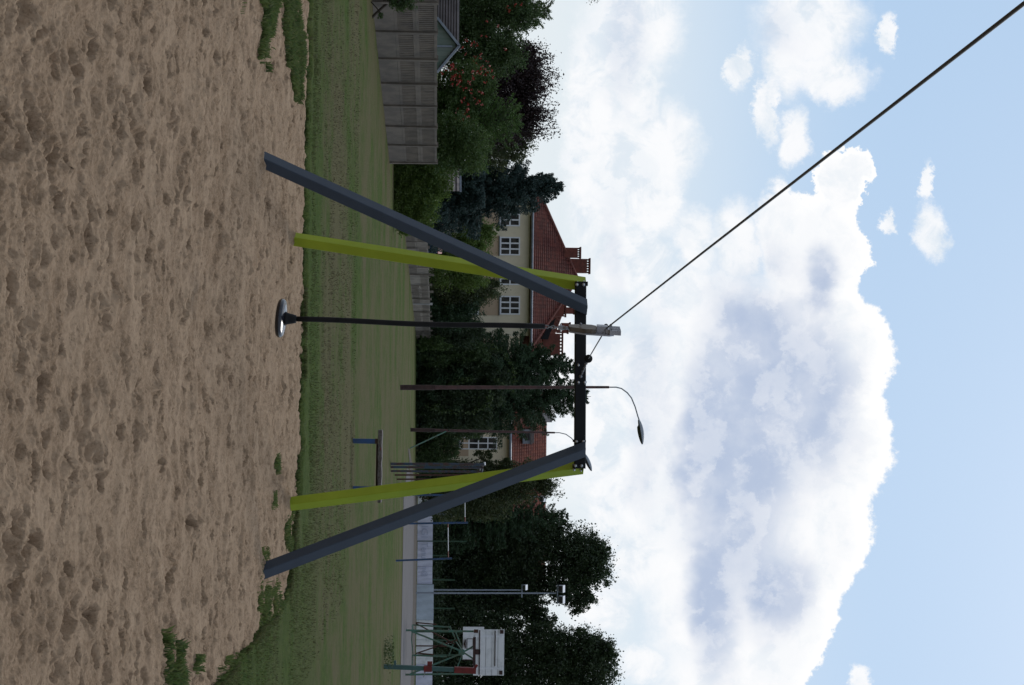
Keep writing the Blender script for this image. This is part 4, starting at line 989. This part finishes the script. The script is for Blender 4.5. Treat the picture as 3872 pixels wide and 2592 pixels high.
# shed with green boards
Ys = 52.0
s1 = thing('shed', 'green board shed with a brown-grey pitched roof behind the tall fence', 'shed', Vector((pt(1650, 175, Ys).x, Ys, .03)))
a, c, ap = pt(1655, 82, Ys), pt(1655, 262, Ys), pt(1725, 176, Ys)
lowl, lowr = Vector((a.x, Ys, 0)), Vector((c.x, Ys, 0))
MB().prism([lowl, lowr, c, ap, a], (-6.4, 3, 0)).build('wall', 'greenboard', s1)
MB().box((pt(1680, 176, Ys).x, Ys - .02, (c.z + ap.z) / 2 - .12), (.05, .04, ap.z - c.z)).build('centre_batten', 'bargeboard', s1)
back = Vector((-6.5, 3.0, 0))
e0 = Vector((a.x - .1, Ys - .08, a.z - .02)); ar = Vector((ap.x, Ys - .08, ap.z + .08)); e1 = Vector((c.x + .12, Ys - .08, c.z - .02))
roofplane(e0 + back, e0, ar + back, ar, 8, 'roof', 'shedroof', s1); roofplane(e1, e1 + back, ar, ar + back, 8, 'roof', 'shedroof', s1)
MB().bar(e0 + Vector((0, -.04, .0)), ar + Vector((0, -.04, .02)), .07, .04, (0, 0, 1)).build('bargeboard', 'bargeboard', s1)
MB().bar(e1 + Vector((0, -.04, .0)), ar + Vector((0, -.04, .02)), .07, .04, (0, 0, 1)).build('bargeboard', 'bargeboard', s1)
# outbuilding with grey tiles
Yo = 74.0
s2 = thing('outbuilding', 'small outbuilding of which only the grey-brown wavy tiled roof shows above the bush', 'outbuilding', Vector((pt(1650, 670, Yo).x, Yo, .03)))
a, c, d, e_ = pt(1672, 560, Yo), pt(1672, 724, Yo), pt(1736, 560, Yo + 2.5), pt(1738, 724, Yo + 2.5)
roofplane(a, c, d, e_, 4, 'roof', tilemat('grey_roof_tiles', (.19, .165, .165), (.13, .115, .115), .33), s2, step_=.08)
MB().box(((a.x + c.x) / 2, Yo + 2.2, a.z / 2), (c.x - a.x - .2, 4, a.z - .05)).build('wall', 'concrete2', s2)
MB().bar(d + Vector((0, 0, .05)), e_ + Vector((.03, 0, .05)), .08, .06, (0, 0, 1)).build('ridge_board', 'bargeboard', s2)
# red roofed playhouse
Yq = 100.0
s3 = thing('playhouse', 'low faded red roof over a blue panel behind the long grey leg', 'playhouse', Vector((pt(1660, 880, Yq).x, Yq, .03)))
a, c, d, e_ = pt(1659, 800, Yq), pt(1655, 960, Yq), pt(1680, 800, Yq + .8), pt(1668, 960, Yq + .8)
MB().prism([a, c, e_, d], (0, .05, .04)).build('roof', 'pinkred', s3)
MB().box(((a.x + c.x) / 2, Yq + .6, a.z / 2), (c.x - a.x - .2, 1.0, a.z - .06)).build('wall', 'bluepanel', s3)

# ------------------------------------------------------------------ trees
def rand_quads(C, size, asp, nrm=None, jitter=1.0, droop=None):
    n = len(C)
    a = RNG.normal(size=(n, 3)); a /= np.linalg.norm(a, axis=1)[:, None]
    if droop is not None: a = a * jitter + droop; a /= np.linalg.norm(a, axis=1)[:, None]
    t = RNG.normal(size=(n, 3)); bvec = np.cross(a, t); bvec /= np.linalg.norm(bvec, axis=1)[:, None] + 1e-9
    s = (size * (.6 + .8 * RNG.random(n)))[:, None]
    V = np.stack([C - a * s * .5, C + bvec * s * asp * .5, C + a * s * .5, C - bvec * s * asp * .5], 1).reshape(-1, 3)
    return V
def sph(n):
    d = RNG.normal(size=(n, 3)); return d / np.linalg.norm(d, axis=1)[:, None]
def crown_pts(blobs, Y, leaf_px, cover, sparse=0.0, clump=.16):
    out = []; cover = cover * 1.5
    for bb in blobs:
        ix, iy, rx, ry = bb[:4]; dy = bb[4] if len(bb) > 4 else 0
        c = np.array(pt(ix, iy, Y + dy)); k = (Y + dy) / F; rz, rX = rx * k, ry * k; rY = (rz + rX) * .5
        area = math.pi * rx * ry; n = int(cover * area / (leaf_px ** 2 * .35)); nc = max(12, int(n / 60))
        d = sph(nc); rad = (.45 + .55 * RNG.random(nc) ** .45) * (1 + .09 * RNG.normal(size=nc))
        cc = d * rad[:, None]
        cidx = RNG.integers(0, nc, n); g = cc[cidx] + RNG.normal(size=(n, 3)) * clump * (.5 + RNG.random(nc)[cidx])[:, None]
        g = g * np.array([rX, rY, rz]) + c
        out.append(g)
        # core fill
        m_ = int(n * .35 * (1 - sparse)); g2 = sph(m_) * (RNG.random(m_) ** .4 * .72)[:, None] * np.array([rX, rY, rz]) + c; out.append(g2)
    P_ = np.concatenate(out); return P_[P_[:, 2] > .02]
def trunk(base, tops, r0, parent, n=5):
    mb = MB(); base = Vector(base)
    for i, t in enumerate(tops):
        t = Vector(t); pts = []; rs = []
        for k in range(n + 1):
            s = k / n; p_ = base.lerp(t, s); p_.x += .12 * math.sin(s * 5 + i) * s * (t - base).length * .06; p_.z += (1 - s) * s * .3 * (t - base).length * .3 if i else 0
            pts.append(p_); rs.append(max(r0 * (1 - s * .9) * (1 if i == 0 else .55), .012))
        mb.tube(pts, rs, 7)
    return mb.build('trunk', 'bark', parent, True)
def decid(name, label, cat, blobs, Y, mat, leaf_px=8, cover=3.0, basepx=None, r0=.16, asp=.62, sparse=0, group=None, stems=True, clump=.115):
    bx = pt(1600, basepx if basepx else blobs[0][1], Y).x
    r = thing(name, label, cat, Vector((bx, Y, .03)), group)
    C = crown_pts(blobs, Y, leaf_px, cover, sparse, clump)
    V = rand_quads(C, leaf_px / F * Y, asp)
    npmesh('crown', V, np.arange(len(V)).reshape(-1, 4), mat, r)
    tops = [pt(bb[0] + bb[2] * .5, bb[1], Y + (bb[4] if len(bb) > 4 else 0)) for bb in blobs]
    tops.sort(key=lambda t: -t.z)
    trunk((bx, Y, -.05), tops, r0, r)
    return r
LM = {
 'dark': leafmat('dark_green_leaves', (.034, .068, .022), (.05, .088, .028), (.08, .12, .038)),
 'mid': leafmat('mid_green_leaves', (.042, .085, .022), (.06, .108, .028), (.10, .145, .04)),
 'bright': leafmat('bright_green_leaves', (.06, .115, .02), (.09, .145, .028), (.14, .19, .045)),
 'light': leafmat('light_green_leaves', (.065, .13, .03), (.045, .095, .025), (.11, .18, .045)),
 'purple': leafmat('purple_leaves', (.022, .014, .018), (.030, .018, .020), (.045, .026, .024), 1.2, .15),
 'blue': leafmat('blue_green_needles', (.024, .046, .042), (.034, .062, .056), (.05, .085, .075), 1.5, .1),
 'spruce': leafmat('dark_spruce_needles', (.022, .050, .024), (.033, .066, .028), (.05, .088, .036), 1.2, .1),
 'ivy': leafmat('climbing_vine_leaves', (.045, .075, .018), (.03, .055, .015), (.07, .10, .03)),
 'olive': leafmat('olive_leaves', (.06, .078, .03), (.042, .064, .024), (.085, .10, .04)),
 'black': leafmat('very_dark_leaves', (.024, .044, .022), (.036, .060, .026), (.058, .086, .032)),
}
def conifer(label, base, tip, halfw, Y, mat, r0=.2, name='spruce_tree', cat='tree', group=None, tiers=26, cover=1.0, droop=.35, bare=0.03, needle_px=9, lowfrac=1.0, power=.85, fan=1.0):
    b0 = pt(base[0], base[1], Y); b0.z = 0; tp_ = pt(tip[0], tip[1], Y); Hh = tp_.z
    r = thing(name, label, cat, Vector((b0.x, Y, .03)), group); k_ = Y / F; Rm = halfw * k_
    MB().tube([b0 - Vector((0, 0, .05)), b0.lerp(tp_, .5), tp_], [r0, r0 * .5, .015], 8).build('trunk', 'bark', r, True)
    br = MB(); CC = []; DD = []
    for t in range(tiers):
        s = bare + (1 - bare) * (t / tiers) ** 1.0; z = Hh * s; R_ = Rm * (1 - s) ** power * (.75 + .4 * RNG.random()) + .12
        nb = max(5, int(11 * (1 - s) + 5))
        for j in range(nb):
            an = 6.283 * (j + RNG.random() * .8) / nb; L = R_ * (.55 + .68 * RNG.random()); dr = droop * L
            c0 = np.array(b0.lerp(tp_, s)); dirv = np.array([math.cos(an), math.sin(an), 0])
            rise = .18 * L if s > .6 else 0
            end_ = c0 + dirv * L + np.array([0, 0, -dr * .6 + rise + .25 * L * (s ** 2)])
            midp = c0 + dirv * L * .55 + np.array([0, 0, -dr * .45 + rise * .4])
            br.tube([c0, midp, end_], [.03 * (1 - s) + .012, .015, .006], 4, False)
            m_ = int(cover * 85 * L / Rm * (Rm / (halfw * k_)) * (halfw / 120) * 1.6) + 8
            u = RNG.random(m_) ** .75; pp = np.where((u < .55)[:, None], c0 + (midp - c0) * (u / .55)[:, None], midp + (end_ - midp) * ((u - .55) / .45)[:, None])
            side = np.array([-dirv[1], dirv[0], 0]); wd = L * .20 * (1.12 - u) * fan
            off = side[None, :] * (RNG.normal(size=m_) * wd)[:, None]; hang = -abs(RNG.normal(size=m_)) * (.05 + .10 * L) * droop * 2
            pp = pp + off; pp[:, 2] += hang + RNG.normal(size=m_) * .03 - np.abs(off).sum(1) * .15
            CC.append(pp); dd = dirv[None, :] * .9 + np.sign(RNG.normal(size=m_))[:, None] * side * .6; dd[:, 2] -= droop * 1.4; DD.append(dd)
    br.build('branches', 'bark', r)
    C = np.concatenate(CC); Dd = np.concatenate(DD); ok = C[:, 2] > .05
    V = rand_quads(C[ok], needle_px * k_, .30, droop=Dd[ok], jitter=.7)
    npmesh('crown', V, np.arange(len(V)).reshape(-1, 4), mat, r)
    return r

GT = 'garden trees behind the fences'
# left garden
decid('rowan_tree', 'dark rowan tree with red berry clusters above the shed roof at the far left', 'tree',
      [(1800, 20, 130, 110), (1930, 40, 90, 90), (1830, 170, 120, 110), (1760, 250, 80, 80), (1700, 60, 80, 120), (1900, 200, 90, 80), (1980, 60, 70, 60)], 62, LM['dark'], 7, 3.0, 60, group=GT)
rw_ = COL.objects[-1]
decid('rowan_tree', 'rowan hung with many red berries just right of the green shed', 'tree',
      [(1720, 320, 75, 60), (1780, 300, 80, 70), (1700, 400, 60, 60), (1750, 430, 60, 50), (1820, 330, 60, 60)], 56, LM['mid'], 7, 3.0, 340, r0=.08, group=GT)
def berries(root_, px, Y, n, lo=10):
    mb_ = []; 
    for (ix, iy, rx, ry) in px:
        for k in range(n):
            c = np.array(pt(ix + RNG.normal() * rx * .5, iy + RNG.normal() * ry * .5, Y - .9 - RNG.random() * .5)); mb_.append(c + RNG.normal(size=(7, 3)) * .026)
    for c_ in mb_:
        V = rand_quads(c_, .055, .9); npmesh('berry_cluster', V, np.arange(len(V)).reshape(-1, 4), MT['berry'], root_)
roots = [o for o in COL.objects if o.name.startswith('rowan_tree')]
berries(roots[0], [(1850, 120, 60, 120), (1830, 180, 60, 60), (1780, 210, 30, 60), (1950, 30, 40, 60)], 62 - 1.2, 6)
berries(roots[1], [(1730, 310, 50, 60), (1790, 340, 40, 60), (1760, 420, 50, 50), (1720, 270, 40, 40), (1830, 260, 40, 30)], 56 - .8, 13)
conifer('feathery dark green pine top at the upper left corner', (1560, 40), (2085, 40), 190, 70, LM['mid'], name='pine_tree', tiers=34, cover=1.5, droop=-.15, needle_px=9, group=GT, power=.55)
decid('purple_plum_tree', 'purple-black leaved tree with an open twiggy top against the sky', 'tree',
      [(1880, 330, 120, 130), (1900, 450, 120, 100), (1950, 230, 80, 80), (1800, 400, 120, 120), (1985, 300, 70, 120), (1975, 420, 70, 70)], 78, LM['purple'], 8, 3.2, 380, group=GT, r0=.2)
def sprays(root_, px0, ixr, iyr, n, Y, mat, leaf_px=8, per=26, spread=.5, seed=3):
    rs = np.random.default_rng(seed); tw = MB(); C = []
    for k in range(n):
        a0 = rs.random(); s = np.array(pt(px0[0] + rs.normal() * 18, px0[1] + (a0 - .5) * px0[2], Y)); e_ = np.array(pt(ixr[0] + rs.random() * (ixr[1] - ixr[0]), iyr[0] + (a0 * .8 + rs.random() * .2) * (iyr[1] - iyr[0]), Y + rs.normal() * 1.0))
        m_ = (s + e_) / 2 + rs.normal(size=3) * .12; tw.tube([s, m_, e_], [.03, .015, .005], 4, False)
        u = rs.random(per); pp = np.where((u < .5)[:, None], s + (m_ - s) * (u * 2)[:, None], m_ + (e_ - m_) * (u * 2 - 1)[:, None])
        C.append(pp + rs.normal(size=(per, 3)) * spread * .28)
    tw.build('twigs', 'bark', root_)
    C = np.concatenate(C); V = rand_quads(C, leaf_px / F * Y, .6); npmesh('outer_leaves', V, np.arange(len(V)).reshape(-1, 4), mat, root_)
pr = [o for o in COL.objects if o.name.startswith('purple_plum')][0]
sprays(pr, (1960, 340, 330), (2000, 2120), (160, 540), 120, 78, LM['purple'], 9, 60, .5)
decid('garden_tree', 'dark rounded crown between the purple tree and the blue spruce', 'tree', [(1930, 560, 85, 60), (1850, 570, 90, 70), (1960, 510, 60, 50)], 82, LM['olive'], 7, 3.0, 560, group=GT)
conifer('light green feathery conifer with flat layered branches over the fence end', (1560, 470), (1975, 455), 230, 57, LM['light'], name='larch_tree', tiers=30, cover=1.7, droop=-.05, needle_px=8, group=GT, power=.55, fan=1.3)
decid('garden_shrub', 'dark leafy shrub right behind the last panels of the tall fence', 'shrub', [(1700, 500, 80, 80), (1690, 590, 90, 70), (1780, 560, 80, 90), (1640, 560, 60, 40)], 54, LM['mid'], 7, 3.2, 520, r0=.06, group=GT)
decid('overgrown_bush', 'big rounded bright green bush filling the gap between the two fences', 'bush',
      [(1520, 600, 70, 70), (1560, 680, 95, 80), (1540, 770, 80, 80), (1600, 760, 75, 90), (1640, 640, 70, 70), (1530, 840, 55, 50), (1585, 835, 55, 45), (1665, 700, 45, 60), (1500, 660, 40, 90)], 56, LM['bright'], 6.5, 3.6, 690, r0=.06)
decid('creeping_vine', 'dark vine and dead branch hanging over the fence at the far left corner', 'vine', [(1500, 15, 45, 35), (1540, -5, 60, 40), (1440, 60, 14, 14)], 36, LM['dark'], 8, 2.4, -5, r0=.03)
MB().tube([pt(1400, 72, 37), pt(1440, 35, 37), pt(1490, -10, 37)], .03, 6).build('dead_branch', 'bark', [o for o in COL.objects if o.name.startswith('creeping_vine')][0])
# blue spruce
bsp = conifer('blue spruce with shaggy layered branches in front of the cream house', (1560, 740), (2140, 705), 235, 88, LM['blue'], name='blue_spruce', tiers=44, cover=2.8, droop=.45, needle_px=11, r0=.25, power=.72)
# in front of house
decid('garden_tree', 'yellow-green leafy tree below the cream house windows', 'tree', [(1760, 930, 95, 80), (1700, 1010, 90, 80), (1800, 880, 70, 60), (1650, 930, 60, 70), (1780, 1040, 70, 60), (1840, 870, 40, 30)], 108, LM['bright'], 6.5, 3.2, 960, group=GT)
decid('garden_tree', 'dark brownish tree beside the third house window', 'tree', [(1790, 1100, 100, 55), (1700, 1110, 90, 60), (1850, 1090, 45, 40)], 112, LM['olive'], 6.5, 3.2, 1100, group=GT)
decid('garden_shrub', 'dense blue-green shrub behind the leaning fence', 'shrub', [(1680, 1180, 75, 60), (1740, 1200, 75, 50), (1780, 1150, 60, 40), (1640, 1160, 40, 60)], 112, LM['spruce'], 6.5, 3.4, 1180, r0=.08, group=GT)
decid('garden_shrub', 'dark berry bush directly behind the hanging rope', 'shrub', [(1680, 1260, 60, 40), (1740, 1280, 70, 40), (1800, 1265, 50, 30), (1640, 1090, 30, 70)], 114, LM['black'], 6.5, 3.2, 1260, r0=.08, group=GT)
decid('clipped_shrub', 'small rounded bright shrub at the right end of the leaning fence', 'shrub', [(1650, 1300, 55, 28), (1600, 1300, 28, 30)], 112, LM['mid'], 5.5, 4, 1300, r0=.05, clump=.08)
decid('clipped_shrub', 'tall rounded dark thuja behind the small bright shrub', 'shrub', [(1740, 1310, 80, 45), (1650, 1340, 90, 50), (1790, 1330, 60, 50)], 116, LM['dark'], 6, 4, 1310, r0=.08, clump=.09)
# central spruces
GS = 'dark spruces behind the lamp post'
conifer('dark spruce left of the tall lamp post', (1572, 1370), (2190, 1390), 225, 119, LM['spruce'], tiers=40, cover=2.6, droop=.35, needle_px=10, group=GS, r0=.3, power=.62)
conifer('dark spruce right of the tall lamp post with drooping branch ends', (1575, 1510), (2235, 1500), 225, 124, LM['spruce'], tiers=40, cover=2.6, droop=.35, needle_px=10, group=GS, r0=.3, power=.5)
decid('vine_hedge', 'tall dark hedge of thuja under the spruces overgrown with a yellow-green vine', 'hedge',
      [(1640, 1400, 80, 60), (1740, 1400, 90, 60), (1830, 1390, 80, 60), (1640, 1480, 70, 60), (1740, 1500, 90, 60), (1830, 1500, 80, 60), (1640, 1570, 65, 60), (1730, 1590, 70, 50), (1800, 1590, 60, 50), (1870, 1440, 60, 60)], 117, LM['black'], 7, 3.4, 1480, r0=.1)
vh = [o for o in COL.objects if o.name.startswith('vine_hedge')][0]
C = []
for (pa) in ([(1660, 1530), (1640, 1550), (1700, 1560), (1790, 1560), (1850, 1530), (1855, 1480)], [(1860, 1430), (1940, 1480), (1945, 1400), (1900, 1330), (1850, 1300)], [(1690, 1460), (1740, 1440), (1790, 1430)], [(1650, 1540), (1615, 1540)]):
    for k in range(len(pa) - 1):
        for j in range(60):
            t = RNG.random(); C.append(np.array(pt(pa[k][0] + (pa[k + 1][0] - pa[k][0]) * t + RNG.normal() * 6, pa[k][1] + (pa[k + 1][1] - pa[k][1]) * t + RNG.normal() * 6, 115 + RNG.random())))
C = np.array(C); V = rand_quads(C, .14, .7); npmesh('vine', V, np.arange(len(V)).reshape(-1, 4), LM['ivy'], vh)
# in front of right house
decid('garden_shrub', 'dark leafy bush below the tall divided window', 'shrub', [(1640, 1650, 65, 45), (1690, 1640, 60, 40), (1640, 1730, 70, 60), (1740, 1622, 45, 25), (1700, 1700, 45, 30), (1780, 1640, 50, 22)], 120, LM['dark'], 6.5, 3.3, 1680, r0=.08, group=GT)
GR = 'big trees behind the ball court'
decid('leafy_tree', 'olive green tree rising behind the right lime leg up to the roof', 'tree',
      [(1700, 1800, 110, 70), (1800, 1790, 110, 50), (1870, 1830, 110, 70), (1960, 1850, 90, 60), (1700, 1890, 110, 80), (1830, 1900, 110, 70), (2010, 1800, 60, 50), (2060, 1840, 50, 45), (1930, 1760, 60, 30), (1830, 1720, 45, 25)], 128, LM['olive'], 7, 2.7, 1830, group=GR, r0=.25)
lt = [o for o in COL.objects if o.name.startswith('leafy_tree')][0]
sprays(lt, (2050, 1840, 90), (2070, 2140), (1810, 1880), 16, 128, LM['olive'], 8, 30, .6, 5)
conifer('ragged spruce top with a bent sprig just right of the right grey leg', (1577, 1970), (2165, 1952), 150, 150, LM['spruce'], tiers=30, cover=2.2, droop=.25, needle_px=9, group=GR, r0=.3, power=.6)
decid('leafy_tree', 'huge dark round-topped tree above the banners and floodlights', 'tree',
      [(1990, 2290, 80, 55), (2040, 2350, 60, 60), (1720, 1970, 110, 100), (1830, 1960, 90, 70), (1940, 2000, 90, 80), (1960, 2110, 90, 90), (1960, 2230, 80, 70), (1720, 2120, 120, 110), (1720, 2250, 120, 110), (1860, 2030, 110, 90), (1880, 2150, 110, 90), (1850, 2270, 100, 80), (2020, 2060, 110, 85), (2170, 2080, 110, 90), (2220, 2150, 90, 90), (2120, 2200, 100, 80), (2010, 2180, 60, 60), (2190, 2270, 60, 50), (2080, 1990, 70, 60), (2260, 2100, 50, 60)], 156, LM['black'], 8, 4.2, 2140, group=GR, r0=.5)
decid('leafy_tree', 'dark broad tree at the far right behind the basketball boards', 'tree',
      [(1720, 2360, 120, 90), (1720, 2480, 120, 100), (1740, 2600, 120, 90), (1880, 2380, 110, 70), (1900, 2480, 120, 90), (1930, 2590, 120, 90), (2060, 2430, 110, 75), (2090, 2540, 120, 90), (2200, 2440, 90, 70), (2230, 2530, 110, 90), (2190, 2640, 110, 80), (2280, 2470, 60, 60)], 152, LM['black'], 8, 4.2, 2480, group=GR, r0=.5)
decid('hedge', 'low dark hedge running behind the court fence and banners', 'hedge',
      [(1620, 1760 + k * 70, 60, 60, (k % 3) * .7) for k in range(13)], 147, LM['black'], 7, 3.0, 2100, r0=.08)
decid('hedge', 'low dark planting along the back of the lawn left of the court', 'hedge',
      [(1598, 1480 + k * 45, 32, 36, (k % 3) * .5) for k in range(8)], 122, LM['black'], 6, 3.2, 1640, r0=.05)
# pale weeds near pillar
C = []; 
for k in range(700):
    C.append(np.array(pt(1452 + RNG.random() * 38, 2470 + RNG.normal() * 30, gp(1440, 2480).y + RNG.random() * 2)))
C = np.array(C); V = rand_quads(C, .05, .5)
o = npmesh('weeds', V, np.arange(len(V)).reshape(-1, 4), LM['ivy']); o['kind'] = 'stuff'; tag(o, 'pale flowering weeds in the lawn beside the green and red pillar', 'weeds')

# branch reaching in at the top
ob = thing('overhanging_branch', 'thin leafy twigs hanging into the sky at the upper left edge', 'branch', Vector((pt(2240, -40, 40).x, 40, pt(2300, -60, 40).z)))
MB().tube([pt(2330, -160, 40), pt(2290, -60, 40), pt(2245, 8, 40)], [.03, .015, .005], 6).build('twig', 'bark', ob)
MB().tube([pt(2285, -55, 40), pt(2262, -10, 40), pt(2258, 14, 40)], [.01, .008, .004], 5).build('twig', 'bark', ob)
C = np.array([pt(2248 + RNG.normal() * 13, -8 + RNG.normal() * 13, 40 + RNG.normal() * .1) for k in range(70)])
V = rand_quads(C, .05, .4); npmesh('leaves', V, np.arange(len(V)).reshape(-1, 4), LM['dark'], ob)
